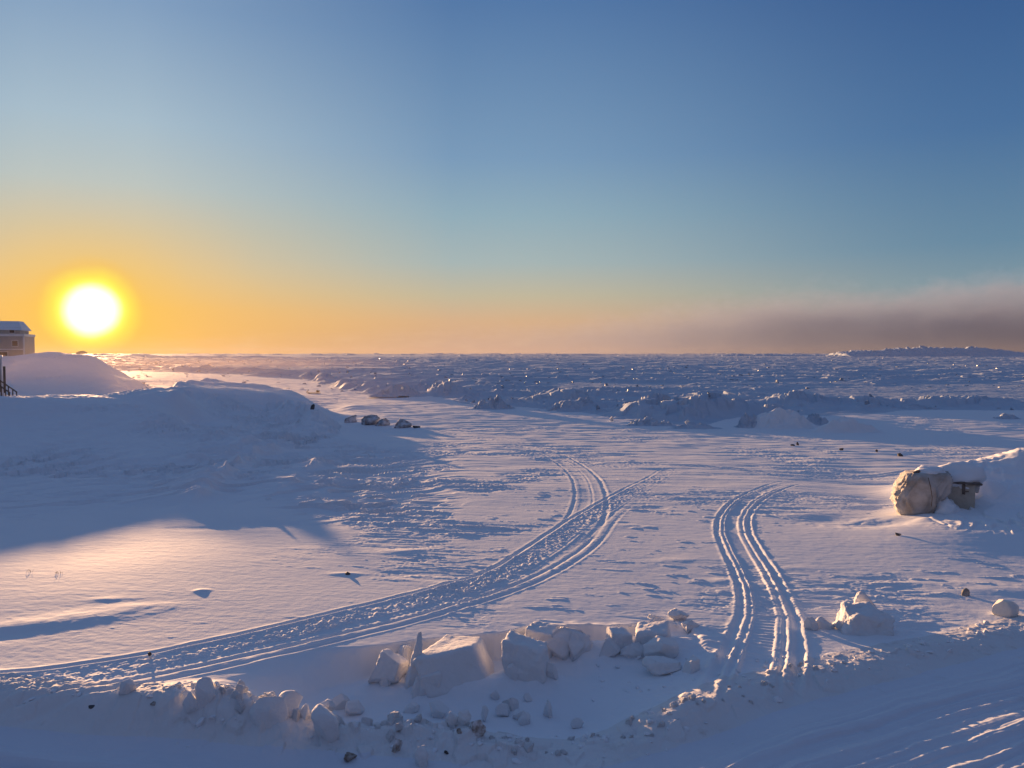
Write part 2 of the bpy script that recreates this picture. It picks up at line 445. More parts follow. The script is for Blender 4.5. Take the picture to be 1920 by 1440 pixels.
WA = math.radians(-9)                          # wind direction
def terrain(x, y, fine=True):
    x = np.asarray(x, np.float64).ravel(); y = np.asarray(y, np.float64).ravel()
    r = np.hypot(x, y)
    z = np.zeros(x.shape)
    m = (r < 330) & (y > 1)
    mz = macro(x[m], y[m])
    fade = sstep(320, 200, r[m])
    z[m] = mz * fade
    zb = base_z(y)
    z_keep = None
    hilly = sstep(0.12, 0.6, z)
    z += 0.05 * fbm(x * 0.12, y * 0.12, 2, 5) * sstep(400, 100, r) * sstep(8, 14, r)
    z += 0.006 * (np.clip(26 - y, 0, 10) * sstep(11.5, 16.5, y)) * sstep(760, 300, 960 + F * x / np.maximum(y, .5)) * (y > 5)
    # spines of drifted snow
    for ln, h, wl, wr in spines:
        b = ln.box(x, y, 5)
        s, a = ln.query(x[b], y[b])
        e = np.minimum(a, ln.L[-1] - a)
        s = s + .55 * fbm(x[b] * .3, y[b] * .3, 3, 8)
        w = np.where(s > 0, wr, wl)
        z[b] += h * np.exp(-(np.abs(s) / w) ** 1.3) * sstep(0, 6, e) * np.clip(0.75 + 1.3 * fbm(x[b] * .35, y[b] * .35, 3, 9), 0, 1.5)
    for bx, by, la, sa, an, h, pw in bumps:
        b = (np.abs(x - bx) < 3.2 * la) & (np.abs(y - by) < 3.2 * la)
        dx = x[b] - bx; dy = y[b] - by
        u = (dx * math.cos(an) + dy * math.sin(an)) / la
        v = (-dx * math.sin(an) + dy * math.cos(an)) / sa
        q = u * u + v * v + 0.35 * fbm(x[b] * 3, y[b] * 3, 2, 3) * (u * u + v * v)
        z[b] += h * np.exp(-q * 1.2)
    # road, its ploughed bank and the hollow that was dug behind the bank
    road = np.zeros(x.shape); bank = np.zeros(x.shape); hollow = np.zeros(x.shape)
    b = BANK.box(x, y, 9.0)
    s = np.full(x.shape, -99.0); a = np.zeros(x.shape)
    s[b], a[b] = BANK.query(x[b], y[b])
    s[~b & (y < 9)] = 9.0
    wob = 0.10 * fbm(x * 0.9, y * 0.9, 3, 31)
    pxl = 960 + F * x / np.maximum(y, 0.5)
    sb = s + wob
    road = sstep(-0.05, 0.62, sb)
    rdep = np.interp(pxl, [-200, 300, 900, 1250, 1500, 1900], [-0.26, -0.33, -0.40, -0.28, -0.15, -0.09])
    cb = CUT.box(x, y, 6.0)
    s2 = np.full(x.shape, -99.0); a2 = np.zeros(x.shape)
    s2[cb], a2[cb] = CUT.query(x[cb], y[cb])
    steep = np.interp(pxl, [380, 560, 640, 700, 1300, 1350], [0.9, 0.7, 0.25, 0.05, 0.05, 0.3])
    cutw = 0.05 * fbm(x * 2.2, y * 2.2, 3, 41)
    hollow = sstep(0.0, 1.0, (s2 + cutw) / (2 * steep) + 0.1) * np.interp(pxl, [300, 380, 520, 640, 1080, 1200, 1280, 1350], [0, 0, .55, 1, 1, .62, .3, 0]) * (s2 > -50) * (1 - road)
    hdep = -0.47 + 0.05 * fbm(x * 1.1, y * 1.1, 3, 44)
    z = z * (1 - road) + rdep * road
    z = z + hollow * (hdep - 0.0)
    clump = np.abs(fbm(x * 2.6, y * 2.6, 3, 51)) * 0.5 + 0.5 * np.maximum(0, plates(x + .06 * perlin(x * 5, y * 5, 2), y, 0.24, 53, 0.5)) + .25 * np.abs(fbm(x * 9, y * 9, 2, 55))
    bh = np.interp(pxl, [-200, 0, 200, 300, 420, 600, 900, 960, 1020, 1120, 1200, 1290, 1360, 1480, 1560, 1700, 1920], [.05, .05, .05, .10, .17, .19, .19, .14, .05, .05, .06, .07, .03, .03, .03, .03, .03])
    hollow_here = np.interp(pxl, [380, 520, 640, 1290, 1360], [0, .5, 1, 1, 0])
    bh = bh + hollow_here * 0.10
    prof = np.where(sb < 0, np.exp(-(np.abs(sb) / 0.42) ** 2), np.exp(-(np.abs(sb) / 0.30) ** 2))
    clm = np.interp(pxl, [0, 200, 300, 420, 900, 1000, 1250, 1290, 1330, 1520, 1560, 1600], [.2, .25, .5, .8, .8, .3, .3, .5, .28, .28, .4, .3])
    z += prof * bh * (0.72 + 0.55 * fbm(x * 1.3, y * 1.3, 2, 57)) + sstep(-0.75, -0.15, sb) * sstep(0.75, 0.2, sb) * clump * 0.20 * clm * (b | (y < 9))
    bank = sstep(-0.6, -0.3, sb) * sstep(0.7, 0.45, sb)
    # road surface: long grooves of wheels and belts
    rd = sstep(0.35, 0.9, sb)
    wr = sb + 0.05 * fbm(a * 0.35, sb * 0.5, 2, 61)
    gro = fbm(wr * 7.0, a * 0.16, 3, 63) * 0.055 + fbm(wr * 2.0, a * 0.08, 2, 65) * 0.09 + .012 * fbm(x * 3, y * 3, 3, 66)
    z += rd * gro * sstep(0.5, 1.6, sb)
    churn_l = sstep(260, 60, pxl) * sstep(1.2, 2.0, sb)
    z += churn_l * rd * 0.16 * np.abs(fbm(x * 5, y * 5, 3, 67))
    for off, dep, wd in ((1.45, -.10, .10), (1.85, -.08, .13), (2.6, -.06, .16)):
        z += rd * dep * np.exp(-((wr - off - 0.1 * (pxl - 300) / 300) / wd) ** 2) * sstep(800, 500, pxl)
    # snow machine trails
    def trail(ln, parts, pad=2.2):
        bb = ln.box(x, y, pad) & (r < 75)
        if not bb.any(): return
        xs, ys = x[bb], y[bb]
        ss, aa = ln.query(xs, ys)
        e = np.minimum(aa, ln.L[-1] - aa)
        en = sstep(0.0, 2.0, aa) * sstep(3.0, 26.0, ln.L[-1] - aa) if ln in (TRAIL_A, TRAIL_A2) else (sstep(0.0, 9.0, aa) * sstep(0, 2.0, ln.L[-1] - aa))
        wv = ss + 0.03 * fbm(aa * 0.8, aa * 0 + 3.3, 2, 71)
        if ln is TRAIL_C:
            wv = wv * (1 - .22 * sstep(17, 12, ys)); en = en * (1 + 1.3 * sstep(13.6, 12.2, ys))
        add = np.zeros(xs.shape)
        for kind, off, wd, dep in parts:
            q = (wv - off) / wd
            if kind == 'ski':                     # a groove with a thrown-up lip on both sides
                add += -dep * np.exp(-q * q * 1.2) + 0.55 * dep * np.exp(-((np.abs(q) - 1.7) / 0.7) ** 2) * (0.8 + 0.6 * fbm(aa * 3, wv * 8, 2, 73))
            elif kind == 'belt':                  # the ribbed bed of the drive belt
                f = sstep(1.15, 0.9, np.abs(q))
                add += f * (-dep + 0.011 * np.sin(aa * 2 * math.pi / 0.16 + 2 * fbm(aa, wv * 2, 1, 75)) * (0.5 + 0.5 * np.sin(aa * .9)))
                add += 0.5 * dep * np.exp(-((np.abs(q) - 1.25) / 0.18) ** 2)
            elif kind == 'churn':                 # trodden, crumbly bed
                f = sstep(1.15, 0.85, np.abs(q))
                lump = np.abs(fbm(xs * 5.5, ys * 5.5, 3, 77)) * 1.8 + 0.5 * np.maximum(0, plates(xs + .05 * perlin(xs * 9, ys * 9, 4), ys, 0.15, 79, .5))
                add += f * (-dep * .45 + lump * dep * 1.1)
                add += dep * 0.5 * np.exp(-((np.abs(q) - 1.2) / 0.15) ** 2)
        en = en * np.clip(.75 + .9 * fbm(xs * .45, ys * .45, 3, 131), .15, 1.2)
        z[bb] += add * en * (1 - .85 * road[bb])
    trail(TRAIL_A, [('churn', 0.04, 0.31, .055), ('ski', -0.42, .07, .03), ('ski', 0.42, .06, .02)])
    trail(TRAIL_A2, [('ski', 0.0, .07, .05), ('ski', 0.30, .06, .03), ('belt', -0.25, .16, .02)])
    trail(TRAIL_B, [('ski', -0.55, .08, .022), ('ski', 0.0, .06, .012), ('ski', 0.62, .08, .020), ('belt', 0.3, .22, .012)])
    trail(TRAIL_B2, [('ski', 0.0, .16, .06), ('ski', .5, .12, .04)])
    trail(TRAIL_C, [('ski', -0.46, .065, .045), ('belt', 0.04, .17, .022), ('ski', 0.46, .065, .045), ('ski', 0.30, .04, .02), ('ski', -.28, .03, .015)])
    # wind-carved crust
    ca, sa_ = math.cos(WA), math.sin(WA)
    u = x * ca + y * sa_; v = -x * sa_ + y * ca
    n0 = fbm(x * 0.16, y * 0.16, 3, 81)
    wx = u + 0.8 * perlin(u * .5, v * .5, 83)
    t = fbm(wx * 0.55, v * 1.7, 4, 85, 0.55)
    patch = sstep(-0.02, 0.34, n0 + 0.25 * perlin(x * .5, y * .5, 87))
    clean = np.interp(pxl, [0, 350, 640, 820, 1050, 1350, 1600], [0.06, 0.05, 0.25, .7, .9, .75, .9])
    clean = np.where(r > 30, np.maximum(clean, sstep(28, 40, r) * .6), clean)
    lvl = t * 5.0
    fl = np.floor(lvl); fr = lvl - fl
    ter = (fl + sstep(0.55, 0.95, fr)) / 5.0
    clean = clean + 1.5 * sstep(420, 620, pxl) * sstep(1080, 960, pxl) * sstep(21, 25, y) * sstep(60, 40, y) + .9 * sstep(700, 300, pxl) * sstep(23, 28, y) * sstep(60, 45, y)
    open_ = (1 - road) * (1 - hollow) * (1 - bank)
    z += open_ * clean * patch * (0.16 * (ter - t * 0.55)) * (1 - 0.3 * hilly) * sstep(500, 60, r)
    t2 = fbm(u * 0.25, v * 0.8, 3, 88, 0.55)
    z += open_ * 0.09 * t2 * sstep(18, 55, r) * sstep(600, 100, r) * (1 - hilly * .6)
    z += open_ * sstep(.3, .8, hilly) * 0.12 * (0.35 - np.abs(fbm(u * .3 + v * .1, v * .9, 3, 89)) * 1.4)
    z += (1 - road * .6) * 0.0055 * fbm(u * 1.8, v * 4.0, 3, 91) * np.where(pxl < 760, .55, 1.0) * sstep(90, 20, r)
    hb = (np.abs(x) < 60) & (hilly > .02) & (y < 75)
    if hb.any():
        q1 = (x[hb] * .55 + y[hb] * .83); q2 = (-x[hb] * .83 + y[hb] * .55)
        tt = fbm(q1 * .16, q2 * .55 + .6 * perlin(q1 * .2, q2 * .2, 121), 4, 123, .5) * 4
        ft = tt - np.floor(tt)
        z[hb] += sstep(.1, .5, hilly[hb]) * .30 * fbm(q1 * .30, q2 * .5, 3, 127) * (1 - .6 * sstep(.8, 1, hilly[hb]))
        z[hb] += sstep(.02, .15, hilly[hb]) * (1 - .35 * sstep(.7, 1, hilly[hb])) * sstep(-.25, .3, fbm(x[hb] * .08, y[hb] * .08, 2, 125)) * 1.9 * ((np.floor(tt) + sstep(.70, .86, ft)) / 4 - tt / 4 * .8)
    z += 0.0025 * fbm(x * 6, y * 9, 3, 133) * sstep(40, 15, r) * (1 + 2.0 * bank + road)
    dm = (y > 22) & (y < 62) & (pxl > -250) & (pxl < 900)
    if dm.any():
        X, Y, P = x[dm], y[dm], pxl[dm]
        q1 = X * .80 + Y * .60; q2 = -X * .60 + Y * .80
        w1 = fbm(q1 * .14 + .5 * perlin(q2 * .2, q1 * .1, 151), q2 * .34, 4, 153, .5) * 4
        fw = w1 - np.floor(w1)
        dune = (np.floor(w1) + sstep(.72, .86, fw)) / 4 - w1 / 4 * .85
        msk = sstep(23, 28, Y) * sstep(60, 48, Y) * sstep(900, 640, P) * (.35 + .65 * sstep(200, 360, P)) * (1 - .75 * sstep(.5, 1, hilly[dm]))
        z[dm] += msk * (1.15 * dune + .09 * fbm(q1 * .5, q2 * 1.6, 3, 155)) * sstep(-.35, .15, fbm(X * .07, Y * .07, 2, 157))
    hd = (hilly > .5) & (y > 82) & (x < 0)
    z[hd] += sstep(.5, 1, hilly[hd]) * sstep(82, 95, y[hd]) * (.55 * fbm(x[hd] * .13, y[hd] * .09, 4, 181, .55) + .22 * plates(x[hd], y[hd], 3.5, 183, .5) * sstep(.0, .3, fbm(x[hd] * .08, y[hd] * .08, 2, 185)) - .12)
    sp_ = sstep(.24, .46, fbm(u * 1.0, v * 3.6, 4, 171, .6)) * sstep(-.3, .35, fbm(x * .22, y * .22, 2, 173))
    z += open_ * .026 * sp_ * sstep(48, 26, r) * (.12 + .88 * sstep(480, 760, pxl)) * (1 - hilly)
    # pack ice
    tx = x / np.maximum(y, 1e-3)
    thr = np.interp(tx, RUBBLE_T, RUBBLE_D) * (1 + 0.06 * fbm(x * .08, y * .08, 2, 95))
    ice = sstep(0.99, 1.10, y / thr) * (y > 1)
    k = ice > 0.001
    if k.any():
        X, Y, R = x[k], y[k], r[k]
        rid = 1 - 2.6 * np.abs(fbm(X * 0.012 + .004 * Y, Y * 0.030, 3, 97, .55))
        rid2 = fbm(X * 0.045, Y * 0.085, 3, 99, .6)
        band = sstep(0.22, 1.0, rid + 0.7 * rid2)
        edge = np.exp(-((Y / thr[k] - 1.13) / 0.07) ** 2) * (0.10 + 1.1 * sstep(-.2, .3, fbm(X * .07, Y * .07, 2, 98)))     # the first ridge stands along the rim
        Yq = Y * (1 + .22 * fbm(X * .03, Y * .03, 3, 140)); quiet = sstep(.15, .50, (X / Y)) * sstep(84, 112, Yq) * sstep(190, 145, Yq)   # a smooth lead inside the pack
        amt = np.clip(0.10 + 0.75 * band + 0.60 * edge, 0, 1.15) * (1 - 0.88 * quiet)
        p1 = plates(X + 1.5 * perlin(X * .2, Y * .2, 101), Y, 3.2, 103, 0.35)
        p2 = plates(X, Y + 0.5 * perlin(X * .6, Y * .6, 105), 1.15, 107, 0.4)
        p3 = plates(X, Y, 12.0, 109, 0.3)
        h = 0.34 * np.maximum(p1, -0.15) * sstep(500, 160, R) + 0.22 * p2 * sstep(200, 90, R) + 0.45 * np.maximum(p3, -.1) * sstep(150, 600, R)
        zz = amt * (h * (1 + .5 * edge) + 0.8 * band + 0.55 * edge)
        zz += sstep(.15, .5, fbm(X * .0035 + 3, Y * .005, 3, 161)) * sstep(800, 1600, R) * (3.2 + 2.6 * plates(X, Y, 34.0, 163, .5))
        zz += 0.05 * fbm(X * .3, Y * .9, 3, 111)
        zz *= 1 - 0.85 * sstep(0.02, 0.12, -tx[k] - 0.31) * sstep(220, 120, Y)
        z[k] += ice[k] * zz * sstep(9000, 3000, R)
    z += zb * sstep(-2, 6, y)
    return z, road, bank, ice, hilly, s
_hc = {}
def H(x, y):
    return float(terrain(np.array([x]), np.array([y]))[0][0])
def HV(pts):
    p = np.array(pts, float)
    return terrain(p[:, 0], p[:, 1])[0]

# ---------------------------------------------------------------- the sheet of land and ice, finer where it is near
def build_ground():
    def seg(a, b, st): return list(np.arange(a, b, st))
    rr = [0.6, 1.2, 2.0, 3.0, 4.0, 5.0, 6.0, 7.0] + seg(7.5, 9.3, .15) + seg(9.3, 17.0, .022) + seg(17, 24, .035) + seg(24, 34, .06)
    q = 34.0
    while q < 300: rr.append(q); q *= 1.0034
    while q < 1200: rr.append(q); q *= 1.007
    while q < 6000: rr.append(q); q *= 1.02
    rr = np.array(rr)
    th = np.concatenate([np.arange(-180, -45, 4.5), np.arange(-45, -36, .4), np.arange(-36, 36, .062), np.arange(36, 45, .4), np.arange(45, 180, 4.5)])
    th = np.radians(th)
    nr, nt = len(rr), len(th)
    Rg, Tg = np.meshgrid(rr, th, indexing='ij')
    X = (Rg * np.sin(Tg)).ravel(); Y = (Rg * np.cos(Tg)).ravel()
    Z, road, bank, ice, hilly, s = terrain(X, Y)
    co = np.column_stack([X, Y, Z])
    i = np.arange(nr - 1)[:, None]; j = np.arange(nt)[None, :]
    j2 = (j + 1) % nt
    quads = np.stack([i * nt + j, i * nt + j2, (i + 1) * nt + j2, (i + 1) * nt + j], -1).reshape(-1, 4)[:, ::-1]
    c = quads[:, 0]
    cls = np.zeros(len(quads), int)                       # 0 snow field
    cls[hilly[c] > 0.45] = 1                              # 1 hills of snow
    cls[(ice[c] > 0.15)] = 2                              # 2 sea ice
    cls[(road[c] > 0.93) & (s[c] > .5)] = 3               # 3 road
    cls[(cls == 0) & (bank[c] > .3)] = 4                  # 4 ploughed bank
    far_head = (cls == 1) & (Y[c] > 85) & (X[c] < 0)
    cls[far_head] = 5
    cls[(cls == 1) & (X[c] > 0)] = 6
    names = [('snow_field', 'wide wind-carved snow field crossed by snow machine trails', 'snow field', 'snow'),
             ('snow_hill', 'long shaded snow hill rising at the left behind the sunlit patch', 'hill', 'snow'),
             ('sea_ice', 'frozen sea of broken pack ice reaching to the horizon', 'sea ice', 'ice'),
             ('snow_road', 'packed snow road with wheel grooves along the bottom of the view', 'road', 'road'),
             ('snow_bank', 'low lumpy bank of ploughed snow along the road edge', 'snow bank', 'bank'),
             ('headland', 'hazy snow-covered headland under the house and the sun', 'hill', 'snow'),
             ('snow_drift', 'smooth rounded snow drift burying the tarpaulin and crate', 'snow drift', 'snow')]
    for k, (nm, lab, cat, mk) in enumerate(names):
        f = quads[cls == k]
        if not len(f): continue
        used, inv = np.unique(f, return_inverse=True)
        me = bpy.data.meshes.new(nm)
        me.vertices.add(len(used)); me.vertices.foreach_set('co', co[used].astype(np.float32).ravel())
        me.loops.add(f.size); me.loops.foreach_set('vertex_index', inv.astype(np.int32).ravel())
        me.polygons.add(len(f))
        me.polygons.foreach_set('loop_start', np.arange(0, f.size, 4, dtype=np.int32))
        me.polygons.foreach_set('use_smooth', np.full(len(f), True))
        me.update(calc_edges=True)
        me.materials.append(MAT[mk])
        o = bpy.data.objects.new(nm, me); C.objects.link(o)
        o['label'] = lab; o['category'] = cat; o['kind'] = 'structure'
build_ground()

# ---------------------------------------------------------------- helpers for things
from mathutils import noise as mnoise
def flat_mat(name, col, rough=0.7, var=None, scale=6.0, bump=0.2, metallic=0.0, dist=0.01):
    m = bpy.data.materials.new(name); m.use_nodes = True
    T = NT(m.node_tree)
    out = T.n('ShaderNodeOutputMaterial'); p = T.n('ShaderNodeBsdfPrincipled')
    tc = T.n('ShaderNodeTexCoord').outputs['Object']
    n = T.noise(tc, scale, 5, 0.6)
    T.put(p.inputs['Base Color'], T.mix(T.maprange(n, .35, .68), col, var or tuple(c * .75 for c in col)))
    p.inputs['Roughness'].default_value = rough
    p.inputs['Metallic'].default_value = metallic
    b = T.n('ShaderNodeBump'); b.inputs['Strength'].default_value = bump; b.inputs['Distance'].default_value = dist
    T.put(b.inputs['Height'], T.noise(tc, scale * 5, 4, 0.6))
    T.put(p.inputs['Normal'], b.outputs[0])
    T.t.links.new(p.outputs[0], out.inputs['Surface'])
    MAT[name] = m
flat_mat('rock', (.22, .20, .20), .8, (.66, .68, .72), 1.6, .6)
flat_mat('dark_rock', (.04, .038, .04), .8, (.10, .09, .09), 3.0, .6)
flat_mat('stone', (.20, .19, .18), .8, (.34, .33, .32), 9.0, .4)
flat_mat('clod', (.17, .12, .09), .9, (.42, .38, .35), 14.0, .6)
flat_mat('half_clod', (.72, .71, .72), .9, (.26, .20, .16), 8.0, .5)
flat_mat('ice_boulder', (.80, .76, .68), .4, (.66, .66, .66), 3.0, .3)
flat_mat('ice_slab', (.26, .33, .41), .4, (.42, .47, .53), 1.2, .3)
flat_mat('tarp', (.50, .475, .45), .75, (.30, .26, .22), 1.7, .6, dist=.03)
flat_mat('crate_wood', (.50, .45, .37), .7, (.42, .37, .30), 5.0, .3)
flat_mat('dark_rim', (.10, .075, .06), .7, (.16, .13, .11), 5.0, .2)
flat_mat('siding', (.42, .38, .34), .7, (.36, .33, .30), .6, .1)
flat_mat('upper_siding', (.50, .46, .41), .7, (.44, .41, .37), .6, .1)
flat_mat('white_trim', (.74, .73, .70), .6, (.66, .65, .63), .8, .1)
flat_mat('dark_glass', (.05, .055, .065), .15, (.07, .07, .08), .5, .0)
flat_mat('old_wood', (.16, .11, .075), .8, (.22, .16, .11), 5.0, .3)
flat_mat('steel', (.30, .29, .28), .5, (.22, .21, .20), 4.0, .1, .6)
flat_mat('straw', (.28, .20, .11), .9, (.18, .13, .08), 9.0, .0)

def link(name, me, mat, parent=None, loc=None, rotz=None, smooth=True):
    if mat: me.materials.append(MAT[mat])
    if smooth:
        me.polygons.foreach_set('use_smooth', np.ones(len(me.polygons), bool))
    o = bpy.data.objects.new(name, me); C.objects.link(o)
    if parent: o.parent = parent
    if loc is not None: o.location = loc
    if rotz is not None: o.rotation_euler = (0, 0, rotz)
    return o
def tag(o, label, cat, group=None, kind=None):
    if label: o['label'] = label
    if cat: o['category'] = cat
    if group: o['group'] = group
    o['kind'] = kind or 'thing'
    return o
def empty(name, loc, rotz=0.0):
    o = bpy.data.objects.new(name, None); C.objects.link(o)
    o.location = loc; o.rotation_euler = (0, 0, rotz); o.empty_display_size = 0.2
    return o
def from_bm(name, bm):
    bmesh.ops.recalc_face_normals(bm, faces=bm.faces[:])
    me = bpy.data.meshes.new(name); bm.to_mesh(me); bm.free(); return me
def hit(px, py):
    dz = 0.0
    for _ in range(9):
        x, y = G(px, py, dz)
        dz = 0.5 * dz + 0.5 * (H(x, y) - float(base_z(y)))
    return x, y, H(x, y)

_grid = {}
def cube_grid(n):
    """points of a cube surface cut n times per side, and its quads"""
    if n in _grid: return _grid[n]
    bm = bmesh.new(); bmesh.ops.create_cube(bm, size=2.0)
    bmesh.ops.subdivide_edges(bm, edges=bm.edges[:], cuts=n, use_grid_fill=True)
    bm.verts.ensure_lookup_table()
    v = np.array([list(q.co) for q in bm.verts]); f = [[w.index for w in q.verts] for q in bm.faces]
    bm.free(); _grid[n] = (v, f)
    return _grid[n]
def mesh_of(name, v, f):
    me = bpy.data.meshes.new(name); me.from_pydata([tuple(p) for p in v], [], f); me.update(); return me
def hexa(name, corners, rnd=0.12, amp=0.02, seed=0, n=17, freq=2.5):
    """a block with eight given corners (front-left, front-right, back-right, back-left; bottom then top), rounded and uneven"""
    v, f = cube_grid(n)
    if n > 12: rnd = min(rnd * 1.5, .4)
    q = np.clip(v, -(1 - rnd), 1 - rnd)
    d = v - q
    ln = np.linalg.norm(d, axis=1, keepdims=True)
    p = q + d / np.maximum(ln, 1e-9) * np.minimum(ln, rnd)
    t = (p + 1) / 2
    c = np.array(corners, float)
    a, b, g = t[:, 0:1], t[:, 1:2], t[:, 2:3]
    low = (c[0] * (1 - a) + c[1] * a) * (1 - b) + (c[3] * (1 - a) + c[2] * a) * b
    up = (c[4] * (1 - a) + c[5] * a) * (1 - b) + (c[7] * (1 - a) + c[6] * a) * b
    o = low * (1 - g) + up * g
    size = np.linalg.norm(c.max(0) - c.min(0)) / 1.7
    cen = c.mean(0)
    out = []
    for k in o:
        w = Vector(k) * (freq / size) + Vector((seed * 7.3, seed * 3.1, seed))
        nv = mnoise.noise_vector(w) + 0.5 * mnoise.noise_vector(w * 2.3) + 0.32 * mnoise.noise_vector(w * 5.1) + 0.22 * mnoise.noise_vector(w * 10.3)
        out.append(Vector(k) + nv * amp * size * 1.35)
    return mesh_of(name, out, f)
def box_corners(w, d, h, taper=1.0, lean=(0, 0), skew=0.0, seed=0, jit=0.12):
    rg = random.Random(seed)
    c = []
    jit = jit * 1.5
    for z, s in ((0, 1), (1, taper)):
        for sx, sy in ((-1, -1), (1, -1), (1, 1), (-1, 1)):
            j = lambda: rg.uniform(-jit, jit)
            c.append((sx * w / 2 * s * (1 + j()) + lean[0] * z, sy * d / 2 * s * (1 + j()) + lean[1] * z, z * h * (1 + j() * .8) + (skew * sx * h * .5 if z else 0)))
    return c
_ico = {}
def ico(n):
    if n not in _ico:
        bm = bmesh.new(); bmesh.ops.create_icosphere(bm, subdivisions=n, radius=1.0)
        bm.verts.ensure_lookup_table()
        _ico[n] = ([q.co.copy() for q in bm.verts], [[w.index for w in q.verts] for q in bm.faces]); bm.free()
    return _ico[n]
def chunk(name, dims, seed, cuts=7, rough=0.08, n=4, depth=(0.55, 0.9), freq=1.6):
    """a lump with flattened sides"""
    v, f = ico(n); rg = random.Random(seed)
    planes = []
    for _ in range(cuts):
        nn = Vector((rg.gauss(0, 1), rg.gauss(0, 1), rg.gauss(0, 1))).normalized()
        planes.append((nn, rg.uniform(*depth)))
    out = []
    off = Vector((seed * 5.7, seed * 1.3, seed * 2.9))
    for p in v:
        q = p.copy()
        for nn, dd in planes:
            e = q.dot(nn) - dd
            if e > 0: q = q - nn * e
        w = p * freq + off
        q = q * (1 + rough * (mnoise.noise(w) + 0.6 * mnoise.noise(w * 2.2) + 0.45 * mnoise.noise(w * 4.7) + .3 * mnoise.noise(w * 9.5)))
        out.append((q.x * dims[0], q.y * dims[1], q.z * dims[2]))
    return mesh_of(name, out, f)
def box(bm, x0, x1, y0, y1, z0, z1):
    vs = [bm.verts.new(p) for p in ((x0, y0, z0), (x1, y0, z0), (x1, y1, z0), (x0, y1, z0), (x0, y0, z1), (x1, y0, z1), (x1, y1, z1), (x0, y1, z1))]
    for q in ((0, 3, 2, 1), (4, 5, 6, 7), (0, 1, 5, 4), (1, 2, 6, 5), (2, 3, 7, 6), (3, 0, 4, 7)):
        bm.faces.new([vs[i] for i in q])
    return vs
def boxes(name, lst, bev=0.0):
    bm = bmesh.new()
    for b in lst: box(bm, *b)
    if bev: bmesh.ops.bevel(bm, geom=bm.edges[:], offset=bev, segments=1, affect='EDGES')
    return from_bm(name, bm)
def tube(bm, pts, r, seg=8):
    rings = []
    for i, p in enumerate(pts):
        p = Vector(p)
        a = Vector(pts[max(i - 1, 0)]); b = Vector(pts[min(i + 1, len(pts) - 1)])
        t = (b - a).normalized()
        s = t.cross(Vector((0, 0, 1)) if abs(t.z) < .9 else Vector((1, 0, 0))).normalized(); u = s.cross(t)
        rr = r[i] if isinstance(r, (list, tuple)) else r
        rings.append([bm.verts.new(p + (s * math.cos(k * 2 * math.pi / seg) + u * math.sin(k * 2 * math.pi / seg)) * rr) for k in range(seg)])
    for a, b in zip(rings, rings[1:]):
        for k in range(seg): bm.faces.new((a[k], a[(k + 1) % seg], b[(k + 1) % seg], b[k]))
    bm.faces.new(rings[0]); bm.faces.new(list(reversed(rings[-1])))

# ---------------------------------------------------------------- snow blocks thrown up by the plough
def px_block(px, py, w, h, d, yaw, label, taper=1.0, lean=(0, 0), skew=0.0, rnd=.14, amp=.03, seed=1, mat='block', name='snow_block', cat='snow block', group=None, sink=.06, jit=.12):
    x, y, z = hit(px, py)
    k = y / F
    W_, H_ = w * k, h * k * 1.05
    me = hexa(name, box_corners(W_, d, H_ + sink, taper, (lean[0] * H_, lean[1] * H_), skew, seed, jit), rnd, amp, seed)
    o = link(name, me, mat, None, (x, y + d * .45, z - sink), math.radians(yaw))
    return tag(o, label, cat, group)
def px_lump(px, py, w, h, label, seed=1, mat='block', name='snow_lump', cat='snow lump', group=None, d=None, cuts=11, rough=.10, sink=.5, yaw=0, depth=(.42, .78), n=4):
    x, y, z = hit(px, py)
    k = y / F
    a = w * k / 2 * 1.25; c = h * k / (2 - sink) * 1.3
    me = chunk(name, (a, (d or w * k * .95) / 2, c), seed, cuts + 4, rough, n, depth)
    o = link(name, me, mat, None, (x, y + a * .6, z + c * (1 - sink)), math.radians(yaw))
    return tag(o, label, cat, group)

def px_top(px, py, D, w, h, d, yaw, label, taper=1.0, lean=(0, 0), skew=0.0, rnd=.14, amp=.03, seed=1, jit=.12):
    x, y, zt = AT(px, py, D)
    W_ = w * D / F; jit = .07
    o = link('snow_block', hexa('snow_block', box_corners(W_, d, h, taper, (lean[0] * h, lean[1] * h), skew, seed, jit), rnd, amp, seed), 'block', None, (x, y, zt - h), math.radians(yaw))
    return tag(o, label, 'snow block')
gb = 'snow blocks dug out of the crust beside the road'
# the big wedge shaped slab: its corners where the photo shows them
cs = [AT(800, 1312, 11.85), AT(922, 1290, 12.3), AT(940, 1278, 13.5), AT(830, 1278, 13.5), AT(766, 1238, 12.0), AT(888, 1211, 12.45), AT(906, 1193, 13.45), AT(838, 1187, 13.5)]
cen = np.mean(np.array(cs), 0)
o = link('snow_block', hexa('snow_block', [tuple(np.array(c) - cen) for c in cs], .10, .012, 3, n=18), 'block', None, tuple(cen))
tag(o, 'largest smooth wedge-shaped snow slab tilted up in the hollow by the cut bank', 'snow block', gb)
px_block(772, 1288, 34, 90, .26, 10, 'tall narrow pointed snow spike standing against the big slab', .22, (.16, .1), rnd=.3, amp=.035, seed=11, jit=.05)
px_block(803, 1302, 44, 36, .30, 8, 'small square snow block lying in front of the big slab', .95, rnd=.16, amp=.03, seed=12)
px_lump(722, 1290, 80, 48, 'rounded snow-drifted lump left of the narrow spike', 13, cuts=4, rough=.12, sink=.55)
px_block(744, 1266, 26, 46, .30, 20, 'leaning rounded snow plate with a sunlit rim beside the spike', .7, (.35, 0), rnd=.35, amp=.03, seed=14)
px_top(757, 1212, 12.9, 24, .42, .2, -15, 'dark triangular snow shard behind the leaning plate under the cut', .2, (.1, .1), rnd=.2, amp=.03, seed=15)
